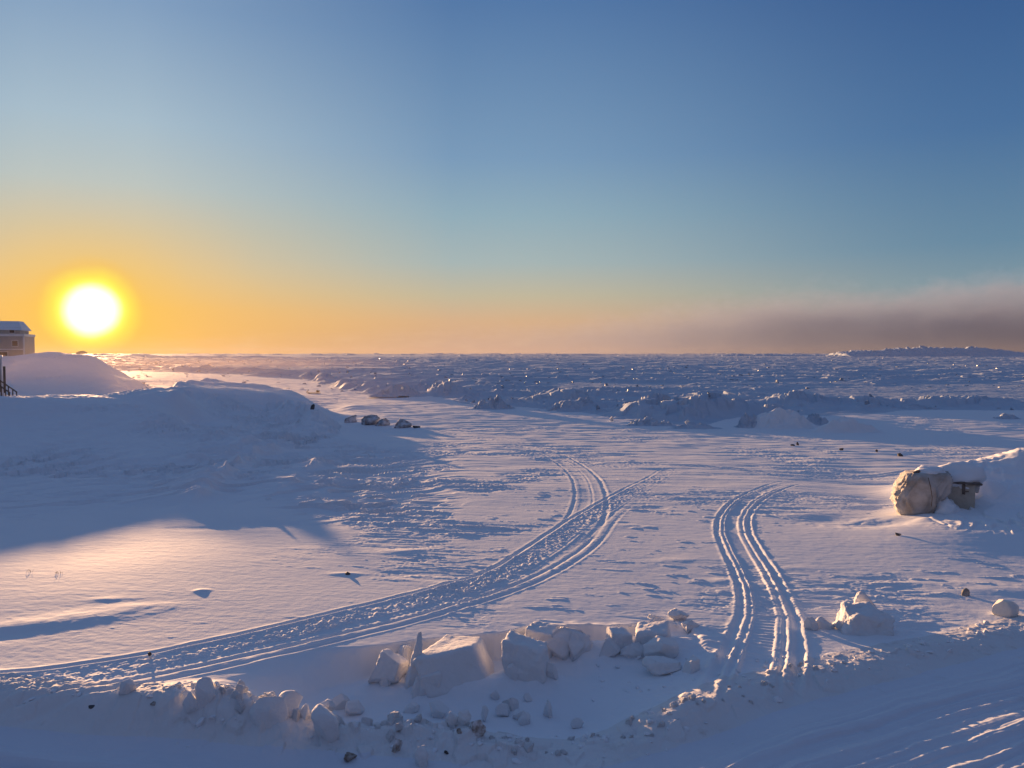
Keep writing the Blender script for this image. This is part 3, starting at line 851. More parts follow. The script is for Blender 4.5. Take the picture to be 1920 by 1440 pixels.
px_lump(722, 1290, 24, 18, 'tiny angular snow piece lying at the foot of the rounded lump', 16, cuts=9, rough=.06)
px_block(778, 1306, 22, 30, .14, 25, 'small upright snow shard propped against the square block', .4, (.2, 0), rnd=.2, seed=17)
o = px_block(988, 1272, 86, 54, .60, -12, 'bulky snow block with a broken hollow in its underside', .86, (-.08, .12), -.12, rnd=.13, amp=.05, seed=18)
px_lump(962, 1280, 22, 30, 'thin snow foot under the left corner of the hollow block', 19, cuts=8)
px_lump(1036, 1276, 26, 34, 'snow foot under the right corner of the hollow block', 20, cuts=8)
px_top(985, 1206, 13.05, 44, .16, .40, 10, 'thin flat snow slab resting on top of the hollow block', .9, (0, .1), .3, rnd=.2, seed=21)
px_top(1012, 1176, 13.75, 58, .52, .55, -20, 'snow block wedged against the cut bank behind the hollow block', .88, (.05, .1), .0, rnd=.12, amp=.04, seed=22)
px_lump(1058, 1246, 92, 52, 'wide crumbled heap of snow right of the hollow block', 23, cuts=16, rough=.22, sink=.5, depth=(.45, .85))
px_lump(1085, 1240, 60, 34, 'low broken snow clod on the right edge of the crumbled heap', 24, cuts=12, rough=.2, sink=.5)
px_lump(1078, 1222, 54, 26, 'dark cracked snow clod just under the lip of the cut', 25, cuts=12, rough=.16, sink=.4)
px_top(1162, 1182, 13.55, 42, .44, .36, 15, 'flat-topped snow block left of the wide pale slab', .92, (0, .05), rnd=.16, amp=.04, seed=26)
px_top(1222, 1178, 13.65, 72, .46, .62, -10, 'wide flat-topped pale snow slab at the right end of the cut', .9, (0, .1), .05, rnd=.14, amp=.035, seed=27)
px_lump(1148, 1236, 42, 28, 'knobbly snow block lying below the flat-topped one', 28, cuts=10, rough=.1)
px_lump(1188, 1240, 52, 26, 'low row-like snow clump between two bigger lumps', 29, cuts=10, rough=.14, sink=.5)
px_lump(1240, 1242, 60, 44, 'rounded snow block with a bright edge below the wide pale slab', 30, cuts=6, rough=.07)
px_lump(1246, 1266, 62, 24, 'long low snow lump in front of the rounded block, its top lit', 31, cuts=6, rough=.14, sink=.5)
px_block(1297, 1262, 26, 20, .2, 30, 'small tilted square snow block beside the snow machine track', .95, (.3, 0), rnd=.16, seed=32)
px_lump(1240, 1172, 52, 20, 'rough dark clod of snow standing on the rim behind the slabs', 33, cuts=14, rough=.18, sink=.4)
px_lump(1272, 1175, 42, 18, 'lower rough clod of snow on the rim nearest the right track', 34, cuts=14, rough=.18, sink=.4)
px_lump(1296, 1186, 36, 18, 'flattest crumbly clod at the end of the rim by the track', 35, cuts=12, rough=.2, sink=.5)
# on the ploughed bank
bl = ((228, 1310, 34, 26, 'single rounded snow block sitting on the edge of the bank at its left end', 41, 6),
      (354, 1344, 30, 40, 'left block of the joined pair of snow blocks on the bank', 42, 5), (379, 1332, 44, 44, 'taller right block of the joined pair on the bank', 43, 5),
      (476, 1322, 36, 16, 'flat snow slab lying on the bank crest above the round boulder', 44, 6), (500, 1366, 60, 46, 'big rounded snow boulder bulging out of the bank face', 45, 5),
      (512, 1326, 16, 15, 'little pointed snow lump beside the flat slab', 46, 8), (538, 1342, 46, 30, 'wedge of snow sloping down right of the little pointed lump', 47, 6),
      (549, 1320, 15, 10, 'tiny snow cube standing behind the sloping wedge', 48, 8), (604, 1392, 58, 52, 'heart-shaped snow boulder at the foot of the bank', 49, 4),
      (604, 1346, 36, 24, 'square snow block stacked on the heart-shaped boulder', 50, 6), (637, 1332, 34, 26, 'tilted cube of snow topping the stack on the bank', 51, 7),
      (571, 1350, 24, 20, 'small round snow lump left of the stacked blocks', 52, 5), (664, 1344, 34, 22, 'low peaked snow lump right of the stacked blocks', 53, 6),
      (768, 1336, 30, 13, 'flat piece of snow crust lying behind the bank crest', 54, 6), (820, 1346, 40, 22, 'smooth pebble-shaped snow block on the bank crest near the crumbly part', 55, 5),
      (846, 1364, 30, 26, 'rounded clod at the left end of the crumbly part of the bank', 56, 7), (872, 1362, 26, 22, 'broken clod in the middle of the crumbly bank crest', 57, 9),
      (908, 1354, 16, 24, 'narrow upright clod at the right end of the crumbly bank crest', 58, 7), (943, 1346, 26, 18, 'round snowball in the loose pile behind the bank', 59, 4),
      (960, 1334, 30, 24, 'tallest clod of the loose pile behind the bank', 60, 8), (969, 1350, 22, 15, 'front snowball of the loose pile behind the bank', 61, 5),
      (986, 1360, 26, 20, 'clod with dark crack at the right of the loose pile', 62, 9), (927, 1312, 18, 15, 'lone round snowball lying in the hollow', 63, 5),
      (990, 1316, 15, 12, 'small half-buried snowball in the hollow below the hollow block', 64, 5), (1028, 1347, 24, 26, 'knobbly upright snow clod alone on the smooth ground', 65, 10),
      (1084, 1366, 22, 14, 'small snow lump perched on the smooth curve of the bank', 66, 6))
for px, py, w, h, lab, sd, ct in bl:
    px_lump(px, py, w, h, lab, sd, cuts=ct, rough=.07 if ct < 8 else .13, name='snow_block', cat='snow block', group='snow blocks along the ploughed bank')
# in the right part
px_block(1632, 1190, 92, 36, .75, 5, 'blocky broken snow base under the pointed snow cone', .9, rnd=.16, amp=.06, seed=70, jit=.2)
px_block(1630, 1166, 74, 46, .62, 0, 'pointed snow cone rising from the blocky base near the road', .12, (.02, .15), rnd=.3, amp=.05, seed=71)
for px, py, w, h, lab, sd in ((1525, 1184, 24, 26, 'small upright snow block beside the right-hand ski track', 72), (1553, 1182, 32, 18, 'low snow lump next to the small upright block', 73),
                              (1580, 1184, 30, 20, 'low square snow lump between the cone and the small block', 74), (1604, 1178, 20, 14, 'smallest snow lump touching the foot of the cone', 75)):
    px_lump(px, py, w, h, lab, sd, cuts=9, rough=.12, name='snow_block', cat='snow block', group='snow blocks in the row left of the cone')
px_lump(1891, 1158, 44, 30, 'pale yellowish block of ice lying on the snow near the right edge', 76, 'ice_boulder', 'ice_block', 'ice block', cuts=9, rough=.06)
px_lump(1813, 1118, 12, 11, 'grey rounded stone on the snow above the yellowish ice block', 77, 'stone', 'stone', 'stone', cuts=-2, rough=.10, depth=(.8, .95), sink=.6)
px_lump(892, 1380, 29, 27, 'brown-stained clod of frozen snow stuck in the bank face', 80, 'half_clod', 'dirty_clod', 'clod', cuts=10, rough=.14)
px_lump(860, 1376, 11, 8, 'small brown lump left of the brown-stained clod', 81, 'clod', 'dirty_clod', 'clod', cuts=6)
px_lump(652, 1430, 25, 13, 'brown frozen clod lying on the road at the very bottom', 82, 'clod', 'dirty_clod', 'clod', cuts=6, rough=.14)
px_lump(742, 1414, 22, 24, 'grey and brown clod with a snowy top on the road', 83, 'half_clod', 'dirty_clod', 'clod', cuts=7, rough=.12)
px_lump(791, 1440, 28, 40, 'tallest crumbly white snow clod on the road at the bottom', 84, 'block', 'snow_clod', 'clod', cuts=9, rough=.2)
px_lump(837, 1415, 8, 6, 'tiny dark pebble-like clod on the road right of the white clod', 85, 'dark_rock', 'dirty_clod', 'clod', cuts=5)
px_lump(172, 1329, 14, 5, 'flat dark frozen scrap in the bank at the far left', 86, 'dark_rock', 'dirty_clod', 'clod', cuts=5)
px_lump(286, 1324, 16, 6, 'thin dark brown scrap half buried in the bank left of the joined pair', 87, 'clod', 'dirty_clod', 'clod', cuts=5)
# loose small lumps
rg = random.Random(5)
lm = [chunk('snow_crumb', (1.3, 1.1, .9), 200 + i, 12, .14, 3, (.35, .75)) for i in range(9)]
for m_ in lm: m_.materials.append(MAT['snow']); m_.polygons.foreach_set('use_smooth', np.ones(len(m_.polygons), bool))
spots = []
bp = BANK.p
for _ in range(150):
    px = rg.choice((rg.uniform(0, 1000), rg.uniform(400, 1000), rg.uniform(1080, 1560), rg.uniform(1560, 1900)))
    i = int(np.argmin(np.abs(960 + F * bp[:, 0] / bp[:, 1] - px)))
    x = (px - 960) / F * bp[i, 1]; y = bp[i, 1] + rg.gauss(0.05, .22)
    spots.append((x, y, rg.choice((.018, .025, .03, .04, .05, .06)) * rg.uniform(.7, 1.4)))
for _ in range(26):
    px, py = rg.uniform(1100, 1330), rg.uniform(1180, 1290)
    x, y = G(px, py, -.15); spots.append((x, y, rg.uniform(.02, .06)))
for _ in range(30):
    px, py = rg.uniform(300, 1500), rg.uniform(1375, 1440)
    x, y = G(px, py, -.4); spots.append((x, y, rg.uniform(.012, .03)))
for _ in range(24):
    px, py = rg.uniform(1340, 1560), rg.uniform(1230, 1290)
    x, y = G(px, py, -.05); spots.append((x, y, rg.uniform(.02, .055)))
zs = HV([(a, b) for a, b, c in spots])
for (x, y, s), z in zip(spots, zs):
    o = bpy.data.objects.new('snow_crumb', rg.choice(lm)); C.objects.link(o)
    o.location = (x, y, z + s * .05); o.scale = (s, s, s * rg.uniform(.7, 1.0)); o.rotation_euler = (rg.uniform(-.4, .4), rg.uniform(-.4, .4), rg.uniform(0, 6.28))
    tag(o, 'small loose white crumb of snow thrown along the ploughed bank and road', 'snow crumb', 'loose snow crumbs along the bank')

rg = random.Random(77)
ck = [hexa('snow_chunk', box_corners(1, .8, .75, rg.uniform(.6, .95), (rg.uniform(-.2, .2), rg.uniform(-.2, .2)), rg.uniform(-.3, .3), 400 + i, .22), .14, .05, 400 + i, n=9) for i in range(8)]
for m_ in ck: m_.materials.append(MAT['block']); m_.polygons.foreach_set('use_smooth', np.ones(len(m_.polygons), bool))
cpos = []
for _ in range(74):
    px = rg.choice((rg.uniform(380, 1000), rg.uniform(380, 1000), rg.uniform(1000, 1560)))
    i = int(np.argmin(np.abs(960 + F * bp[:, 0] / bp[:, 1] - px)))
    cpos.append(((px - 960) / F * bp[i, 1], bp[i, 1] + rg.gauss(.06, .16), rg.uniform(.06, .17) * (1 if px < 1000 else .65)))
zs = HV([(a, b) for a, b, c in cpos])
for (x, y, s), z in zip(cpos, zs):
    o = bpy.data.objects.new('snow_chunk', rg.choice(ck)); C.objects.link(o)
    o.location = (x, y, z - s * .32); o.scale = (s, s, s); o.rotation_euler = (rg.uniform(-.35, .35), rg.uniform(-.35, .35), rg.uniform(0, 6.28))
    tag(o, 'hand-sized blocky chunk of crusted snow in the crest of the ploughed bank', 'snow chunk', 'blocky snow chunks in the ploughed bank')

# ---------------------------------------------------------------- rocks and stones
for px, py, w, h, lab, sd, mt in ((655, 793, 24, 14, 'leftmost dark rock of the row by the snow hill, snow on its flank', 90, 'rock'), (690, 797, 34, 17, 'largest rough rock in the row at the foot of the hill', 91, 'rock'),
                                  (716, 799, 28, 11, 'low snowy rock in the middle of the row by the hill', 92, 'rock'), (752, 803, 32, 15, 'square-ended dark rock at the right of the row by the hill', 93, 'rock'),
                                  (779, 803, 14, 5, 'small flat black rock at the right tip of the row by the hill', 94, 'dark_rock')):
    px_lump(px, py, w, h, lab, sd, mt, 'rock', 'rock', group='rocks in a row at the foot of the hill', cuts=10, rough=.16, depth=(.45, .85), sink=.75)
px_lump(586, 776, 8, 9, 'narrow black rock showing through the nose of the snow hill', 95, 'dark_rock', 'rock', 'rock', cuts=8, rough=.2)
px_lump(600, 788, 8, 8, 'second black rock just below the nose of the snow hill', 96, 'dark_rock', 'rock', 'rock', cuts=8, rough=.2)
for px, py, w, h, lab, sd in ((1487, 836, 9, 3, 'flat dark stone at the left end of the stones on the flat', 101), (1496, 835, 5, 5, 'upright tiny dark stone next to the flat one', 102),
                              (1579, 845, 10, 5, 'dark stone between the flat stone and the tarpaulin, out on the smooth snow', 103), (1645, 848, 5, 4, 'smallest dark stone out on the smooth snow', 104),
                              (1689, 856, 11, 6, 'dark stone nearest the tarpaulin bundle, above its top', 105), (1685, 1005, 12, 5, 'small dark stone below the scoop before the tarpaulin', 106),
                              (650, 1078, 10, 5, 'small dark clod in the sunlit patch beside the churned trail', 107)):
    px_lump(px, py, w, h, lab, sd, 'dark_rock', 'stone', 'stone', cuts=6, rough=.1, n=3)
px_lump(150, 664, 20, 5, 'flat dark slab on the headland crest right under the sun', 108, 'dark_rock', 'rock', 'rock', cuts=6, n=3)

# ---------------------------------------------------------------- ice hummocks and slabs out on the pack
def hummock(px, py, w, h, label, seed, smooth=0.35, d=None, peak=0.0):
    x, y = G(px, py)
    k = y / F
    w_ = w * k; h_ = h * k * (.8 if smooth < .6 else 1.35); d_ = d or w_ * .55
    nx, ny = 96, 60
    gx, gy = np.meshgrid(np.linspace(-1, 1, nx), np.linspace(-1, 1, ny))
    X, Y = gx * w_ / 2, gy * d_ / 2
    wob = 0.25 * fbm(gx * 2 + seed, gy * 2, 2, seed)
    q = np.sqrt((gx - peak * (1 - gy * gy) * .3) ** 2 + gy ** 2) + wob
    dome = sstep(1.0, 0.1, q)
    cell = max(w_ / 8, .5)
    blk = plates(X + 50 + .3 * cell * perlin(X / cell, Y / cell, seed), Y + 50, cell, seed + 7, .5)
    blk2 = plates(X + 20, Y + 20, cell * .45, seed + 9, .5)
    Z = h_ * (dome * (0.55 + 0.25 * fbm(gx * 1.6 + seed, gy * 1.6, 2, seed + 3)) + (1 - smooth) * sstep(1.05, .5, q) * (0.22 * blk + .10 * blk2))
    Z = np.where(q > 1.0, -0.2 - 0 * Z, Z) + float(HV([(x, y - d_ * .4)])[0] * 0)
    v = np.column_stack([X.ravel(), Y.ravel(), Z.ravel()])
    f = [[j * nx + i, j * nx + i + 1, (j + 1) * nx + i + 1, (j + 1) * nx + i] for j in range(ny - 1) for i in range(nx - 1)]
    o = link('ice_hummock', mesh_of('ice_hummock', v, f), 'ice' if smooth < .6 else 'snow', None, (x, y + d_ * .4, float(base_z(y)) - 0.02), 0.0)
    return tag(o, label, 'ice hummock', 'ice hummocks along the rim of the pack')
for a in ((1412, 802, 66, 46, 'knobbly ice boulder heap at the left of the big lone mound', 1, .05, None, -.3), (1478, 804, 150, 46, 'big smooth snow-covered ice mound standing alone on the flat', 2, .75),
          (1535, 798, 70, 36, 'small crusted ice heap with a lit scoop behind the big lone mound', 3, .2), (1600, 812, 150, 34, 'smooth snowy mound with a pointed top right of the big lone mound', 4, .85),
          (1085, 772, 170, 38, 'long blocky ice ridge in the middle of the pack rim', 5, .15), (925, 768, 90, 38, 'jagged ice heap left of the long blocky ridge', 6, .05),
          (745, 742, 110, 34, 'dark jagged ice heap at the left end of the pack rim', 7, .05), (850, 744, 80, 26, 'low ice heap between the two jagged heaps', 8, .1),
          (1225, 800, 110, 26, 'low shattered ice ridge lying closest to the crossing trails', 9, .05), (1310, 805, 110, 18, 'flat crusted ice ridge between the shattered ridge and the lone mound', 10, .4),
          (1190, 768, 90, 26, 'rough ice heap behind the shattered ridge', 12, .1), (1895, 786, 60, 18, 'small sunlit ice heap at the right edge of the view', 13, .1),
          (1560, 762, 120, 14, 'thin line of ice lumps behind the lone mound', 14, .05), (1720, 768, 130, 14, 'thin line of ice lumps right of centre in the pack', 15, .05),
          (1010, 752, 90, 26, 'smooth-sided ice heap behind the long blocky ridge', 16, .4)):
    hummock(*a)
px_lump(1147, 790, 7, 10, 'small brightly lit yellow ice chip at the tip of the shattered ridge', 110, 'ice_boulder', 'ice_block', 'ice block', cuts=8, n=3)
px_lump(1242, 798, 9, 8, 'pale lit ice chip on the shattered ridge', 111, 'ice_boulder', 'ice_block', 'ice block', cuts=8, n=3)
px_lump(1290, 799, 11, 11, 'squarish pale ice chip at the right of the shattered ridge', 112, 'ice_boulder', 'ice_block', 'ice block', cuts=8, n=3)
px_lump(1064, 766, 6, 14, 'upright pale ice chip on the long blocky ridge', 113, 'ice_boulder', 'ice_block', 'ice block', cuts=8, n=3)
# tilted slabs
rg = random.Random(21)
slabs = []
for i in range(10):
    me = hexa('ice_slab', box_corners(1, .55, rg.uniform(.35, .9), rg.uniform(.5, .95), (rg.uniform(-.3, .3), rg.uniform(-.2, .2)), rg.uniform(-.3, .3), 300 + i, .25), .08, .05, 300 + i, n=4)
    me.materials.append(MAT['ice_slab']); slabs.append(me)
sp = []
while len(sp) < 190:
    px = rg.uniform(-60, 1980); tx_ = (px - 960) / F
    thr = float(np.interp(tx_, RUBBLE_T, RUBBLE_D))
    D = thr * (1.04 + 1.6 * rg.random() ** 2.2)
    if px < 520 and D < 200: continue
    if .22 < tx_ and 98 < D < 175 and rg.random() < .8: continue
    sp.append((tx_ * D, D, rg.uniform(.15, .5) * (D / 80) ** .6))
zs = HV([(a, b) for a, b, c in sp])
for (x, y, s), z in zip(sp, zs):
    o = bpy.data.objects.new('ice_slab', rg.choice(slabs)); C.objects.link(o)
    o.location = (x, y, z - .1 * s); o.scale = (s, s, s); o.rotation_euler = (rg.uniform(-.35, .35), rg.uniform(-.35, .35), rg.uniform(0, 6.28))
    tag(o, 'jagged slab of ice tilted up among the broken pack ice', 'ice slab', 'tilted ice slabs in the pack ice')
# the far slabs nobody could count
rg = np.random.default_rng(4)
N = 3000
D = 140 * np.exp(rg.random(N) * 2.6)
tx_ = rg.uniform(-.75, .75, N)
x = tx_ * D
ok = fbm(x * .045, D * .085, 3, 99, .6) + 0.3 * rg.standard_normal(N) > 0.0
x, D = x[ok], D[ok]
z = HV(np.column_stack([x, D]))
verts = []; faces = []
base = np.array([(-1, -1, 0), (1, -1, 0), (1, 1, 0), (-1, 1, 0), (-1, -1, 1), (1, -1, 1), (1, 1, 1), (-1, 1, 1)], float)
qf = ((0, 3, 2, 1), (4, 5, 6, 7), (0, 1, 5, 4), (1, 2, 6, 5), (2, 3, 7, 6), (3, 0, 4, 7))
for i in range(len(x)):
    s = rg.uniform(.15, .42) * (D[i] / 140) ** .4
    p = base * np.array([s, s * .6, s * rg.uniform(.3, .9)]) + rg.uniform(-.3, .3, (8, 3)) * s
    e = Matrix.Rotation(rg.uniform(0, 6.28), 3, 'Z') @ Matrix.Rotation(rg.uniform(-.2, .2), 3, 'X') @ Matrix.Rotation(rg.uniform(-.2, .2), 3, 'Y')
    p = p @ np.array(e).T + np.array([x[i], D[i], z[i] - .3 * s])
    b = len(verts); verts.extend(p.tolist()); faces.extend([tuple(b + j for j in q) for q in qf])
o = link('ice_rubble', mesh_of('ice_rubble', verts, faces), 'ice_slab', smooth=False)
tag(o, 'far off mass of ice rubble spread over the frozen sea to the horizon', 'ice rubble', None, 'stuff')
# the ridge of ice on the horizon at the right
nx, ny = 420, 30
gx = np.linspace(-1, 1, nx); gy = np.linspace(-1, 1, ny)
GX, GY = np.meshgrid(gx, gy)
pxs = 1740 + GX * 190
prof = np.interp(pxs, [1550, 1575, 1605, 1640, 1690, 1700, 1715, 1760, 1800, 1825, 1850, 1880, 1930], [0, 4, 8, 7, 14, 13, 15, 14, 13, 16, 12, 8, 0])
Dr = 1350.0
Xr = (pxs - 960) / F * Dr; Yr = Dr + GY * 60
hz = prof * Dr / F * (1 - GY ** 2) * (0.82 + 0.32 * fbm(GX * 14, GY * 3, 4, 7)) + 1.6 * plates(Xr, Yr, 7.0, 12, .8) * (1 - GY ** 2) * (prof > 1)
hz = hz + 4.2 * (prof > 3) * (1 - GY ** 2)
v = np.column_stack([Xr.ravel(), Yr.ravel(), hz.ravel() - 1.5])
f = [[j * nx + i, j * nx + i + 1, (j + 1) * nx + i + 1, (j + 1) * nx + i] for j in range(ny - 1) for i in range(nx - 1)]
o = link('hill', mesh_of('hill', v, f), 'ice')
tag(o, 'low rugged island of ice on the horizon under the fog bank', 'hill', None, 'structure')

# ---------------------------------------------------------------- tarpaulin bundle and crate
x0, y0, z0 = hit(1722, 966)
k = y0 / F
root = empty('tarpaulin_bundle', (x0 + .34, y0 + .55, z0 - .12), math.radians(-14))
tag(root, 'dirty beige tarpaulin tied over an upright load, half buried in drifted snow', 'tarpaulin')
nz, na = 46, 120
v = []; f = []
Ht = 78 * k + .12
crease = lambda q: 1 - abs(math.sin(q))
for j in range(nz):
    t = j / (nz - 1)
    a = np.interp(t, [0, .08, .17, .3, .46, .6, .8, .94, 1], [24, 31, 35, 40, 46, 49, 47, 45, 40]) * k
    b = np.interp(t, [0, .12, .5, .85, .95, 1], [.40, .5, .56, .54, .48, .40])
    cx = np.interp(t, [0, .17, .3, .46, .6, .8, 1], [-14, -10, -8, -6, -1, 6, 10]) * k
    for i in range(na):
        th = 2 * math.pi * i / na
        ct, st = math.cos(th), math.sin(th)
        e = .55
        px_ = .93 * math.copysign(abs(ct) ** e, ct); py_ = math.copysign(abs(st) ** e, st)
        left = max(0, -ct) ** 2
        s = 1 + .07 * mnoise.noise(Vector((ct * 1.5, st * 1.5, t * 2.0)))
        s += .15 * crease(th * 3.5 + 2.4 * t + .8 * math.sin(3 * t + th)) ** 3 * (1 - left) - .02
        s += .08 * crease(th * 7 - 4.0 * t + mnoise.noise(Vector((ct, st, t * 2))) * 2) ** 4
        s += left * (.16 * mnoise.noise(Vector((ct * 2, st * 2 + 9, t * 6))) + .08 * mnoise.noise(Vector((ct * 4, st * 4 + 3, t * 15))))
        zz = t * Ht + (.05 * mnoise.noise(Vector((ct * 2, st * 2, 3))) - .05 * max(0, -ct)) * t
        v.append((cx + a * px_ * s, b * py_ * s, zz))
for j in range(nz - 1):
    for i in range(na):
        f.append([j * na + i, j * na + (i + 1) % na, (j + 1) * na + (i + 1) % na, (j + 1) * na + i])
v.append((.16, 0, Ht + .01)); c_ = len(v) - 1
for i in range(na): f.append([(nz - 1) * na + i, (nz - 1) * na + (i + 1) % na, c_])
link('tarpaulin', mesh_of('tarpaulin', v, f), 'tarp', root)
bm = bmesh.new(); tube(bm, [(-.30, -.30, Ht - .02), (-.18, -.26, Ht + .035), (-.02, -.2, Ht + .05), (.06, -.12, Ht + .03)], [.03, .045, .045, .025])
link('strap', from_bm('strap', bm), 'dark_rim', root)
bm = bmesh.new(); tube(bm, [(.06, -.625, Ht * .93), (.12, -.665, Ht * .75), (.17, -.70, Ht * .5), (.16, -.68, Ht * .3)], .012)
link('rope', from_bm('rope', bm), 'old_wood', root)
link('snow_cap', chunk('snow_cap', (.50, .46, .20), 61, 3, .2, 4, (.7, .95), 1.3), 'snow', root, (.26, .05, Ht - .03))
link('snow_drift', chunk('snow_drift', (.46, .50, .60), 62, 2, .22, 4, (.8, .95), 1.2), 'snow', root, (.66, -.18, .10))

x1, y1, z1 = hit(1800, 952)
k = y1 / F
root = empty('crate', (x1, y1 + .45, z1 - .15), math.radians(-22))
tag(root, 'beige wooden crate with a snow-laden lid sunk in the drift beside the tarpaulin', 'crate')
hb = 46 * k + .15
link('body', hexa('body', box_corners(1.12, .85, hb, 1.08, (0, 0), 0, 5, .02), .04, .01, 5), 'crate_wood', root)
link('lid', hexa('lid', [(q[0] + .04, q[1] - .08, q[2] + hb - .02) for q in box_corners(1.42, 1.05, .07, 1.0, (0, 0), .25, 6, .05)], .2, .03, 6), 'dark_rim', root)
link('strap', hexa('strap', [(q[0] + .25, q[1] - .475, q[2] + hb - .34) for q in box_corners(.085, .03, .36, 1.0, (0, -.03), 0, 7, .03)], .1, .02, 7, n=6), 'dark_rim', root)
link('latch', hexa('latch', [(q[0] + .35, q[1] - .47, q[2] + hb - .26) for q in box_corners(.10, .03, .035, 1.0, (0, 0), 0, 8, .03)], .1, .02, 8, n=5), 'old_wood', root)
link('side_cloth', hexa('side_cloth', [(q[0] + .62, q[1] + .02, q[2] + hb - .30) for q in box_corners(.16, .8, .30, 1.0, (.03, 0), 0, 9, .05)], .3, .05, 9), 'tarp', root)
cap = chunk('snow_cap', (.88, .58, .52), 33, 3, .16, 4, (.75, .95), 1.2)
o = link('snow_cap', cap, 'snow', root, (.06, .04, hb + .10))
o.rotation_euler = (0, math.radians(-10), 0)

# ---------------------------------------------------------------- stake, posts, sled, grass
x, y, z = hit(281, 1236)
root = empty('stake', (x, y, z)); tag(root, 'short stake with a dark frayed top sticking out beside the churned trail', 'stake')
bm = bmesh.new(); tube(bm, [(0, 0, -.1), (.01, 0, .03), (-.005, 0, .07)], [.026, .024, .022]); link('post', from_bm('post', bm), 'block', root)
link('top', chunk('top', (.036, .032, .034), 5, 6, .25, 3), 'dark_rock', root, (0, 0, .085))
x, y, z = hit(218, 712)
root = empty('marker_post', (x, y, z)); tag(root, 'small dark marker post on the ridge below the headland edge', 'post')
bm = bmesh.new(); tube(bm, [(0, 0, -.2), (0, 0, .55), (.05, 0, .75)], [.10, .14, .08]); link('post', from_bm('post', bm), 'old_wood', root)
link('snow_base', chunk('snow_base', (.4, .4, .25), 6, 3, .1, 3), 'snow', root)
x, y, z = hit(588, 738)
root = empty('sled', (x, y, z)); tag(root, 'distant dark cargo sled standing on the flat ice beyond the hill', 'sled')
bm = bmesh.new()
for s in (-.35, .35): tube(bm, [(-1.2, s, .42), (-1.1, s, .15), (-.8, s, .03), (1.1, s, .03)], .035)
link('runner', from_bm('runner', bm), 'old_wood', root)
link('deck', boxes('deck', [(-.9, 1.1, -.4, .4, .18, .24)]), 'old_wood', root, smooth=False)
link('load', chunk('load', (.36, .34, .24), 8, 6, .1, 3), 'dark_rim', root, (.75, 0, .42))
bm = bmesh.new(); tube(bm, [(-1.1, -.35, .3), (-.95, -.3, .62), (-.85, 0, .68), (-.95, .3, .62), (-1.1, .35, .3)], .03); link('handle', from_bm('handle', bm), 'old_wood', root)
rg = random.Random(9)
for px, py, n_, lab in ((58, 1072, 5, 'tiny bent dry grass blades poking through the snow nearer the left edge'), (112, 1075, 9, 'upright tuft of dry grass poking through the snow in the sunlit patch')):
    x, y, z = hit(px, py)
    bm = bmesh.new()
    for i in range(n_):
        a = rg.uniform(-.1, .1); l = rg.uniform(.03, .07); dx = rg.uniform(-.05, .05)
        tube(bm, [(a, 0, -.02), (a + dx * .5, rg.uniform(-.02, .02), l * .6), (a + dx * 1.6, 0, l)], [.004, .003, .0015], 4)
    o = link('grass_tuft', from_bm('grass_tuft', bm), 'straw', None, (x, y, z)); tag(o, lab, 'grass')

# ---------------------------------------------------------------- house on the headland
DH = 140.0
kx = DH / F
hx = lambda p: (p - 960) * kx
hzz = lambda q: AT(960, q, DH)[2]
root = empty('house', (hx(46), DH, hzz(676)), math.radians(18)); tag(root, 'hazy two-storey house with a snowy roof and antenna on the headland', 'house')
def hpart(name, lst, mat, parent=root, off=(0, 0, 0)):
    L = root.location
    lst = [(hx(a) - L.x, hx(b) - L.x, y0_, y1_, hzz(d) - L.z, hzz(c) - L.z) for a, b, c, d, y0_, y1_ in lst]
    return link(name, boxes(name, lst), mat, parent, smooth=False)
hpart('wall', [(-150, 46, 629, 690, 0, 7)], 'siding')
hpart('parapet', [(-151, 47.2, 626, 630.5, -.15, 7.15)], 'white_trim')
hpart('ledge', [(-150.5, 46.6, 654, 656, -.12, -.002)], 'white_trim')
hpart('corner_board', [(44.6, 46.8, 631, 690, -.1, .12)], 'white_trim')
hpart('foundation', [(-149, 44, 672, 694, -.05, .3)], 'old_wood')
for a, b, c, d in ((-60, -44, 638, 650), (-30, -12, 638, 650), (4, 20, 659, 668), (26, 37, 638, 650)):
    w = hpart('window', [(a, b, c, d, -.06, .1)], 'white_trim'); hpart('pane', [(a + 1, b - 1, c + 1, d - 1, -.09, -.062)], 'dark_glass', w)
hpart('upper_wall', [(-140, 38, 614, 627, .8, 6.4)], 'upper_siding')
for a, b in ((-44, -30), (-12, -1), (20, 30)):
    w = hpart('window', [(a, b, 616.5, 625, .74, .9)], 'white_trim'); hpart('pane', [(a + 1, b - 1, 617.5, 624, .70, .738)], 'dark_glass', w)
L = root.location
bm = bmesh.new()
P = lambda p, y_, q: bm.verts.new((hx(p) - L.x, y_, hzz(q) - L.z))
lo = [P(-142, .3, 617), P(42, .3, 619), P(42, 6.9, 619), P(-142, 6.9, 617)]
up = [P(-130, 2.2, 601.5), P(33, 2.2, 601.5), P(33, 5.0, 601.5), P(-130, 5.0, 601.5)]
bm.faces.new(lo); bm.faces.new(up)
for i in range(4): bm.faces.new((lo[i], lo[(i + 1) % 4], up[(i + 1) % 4], up[i]))
rf = link('roof', from_bm('roof', bm), 'snow', root, smooth=False)
hpart('chimney', [(-22, -4, 591.5, 603, 2.8, 4.2)], 'siding', rf)
bm = bmesh.new(); tube(bm, [(hx(-3) - L.x, 3.4, hzz(602) - L.z), (hx(-3) - L.x, 3.4, hzz(566) - L.z)], [.10, .04], 6); link('antenna', from_bm('antenna', bm), 'steel', rf)
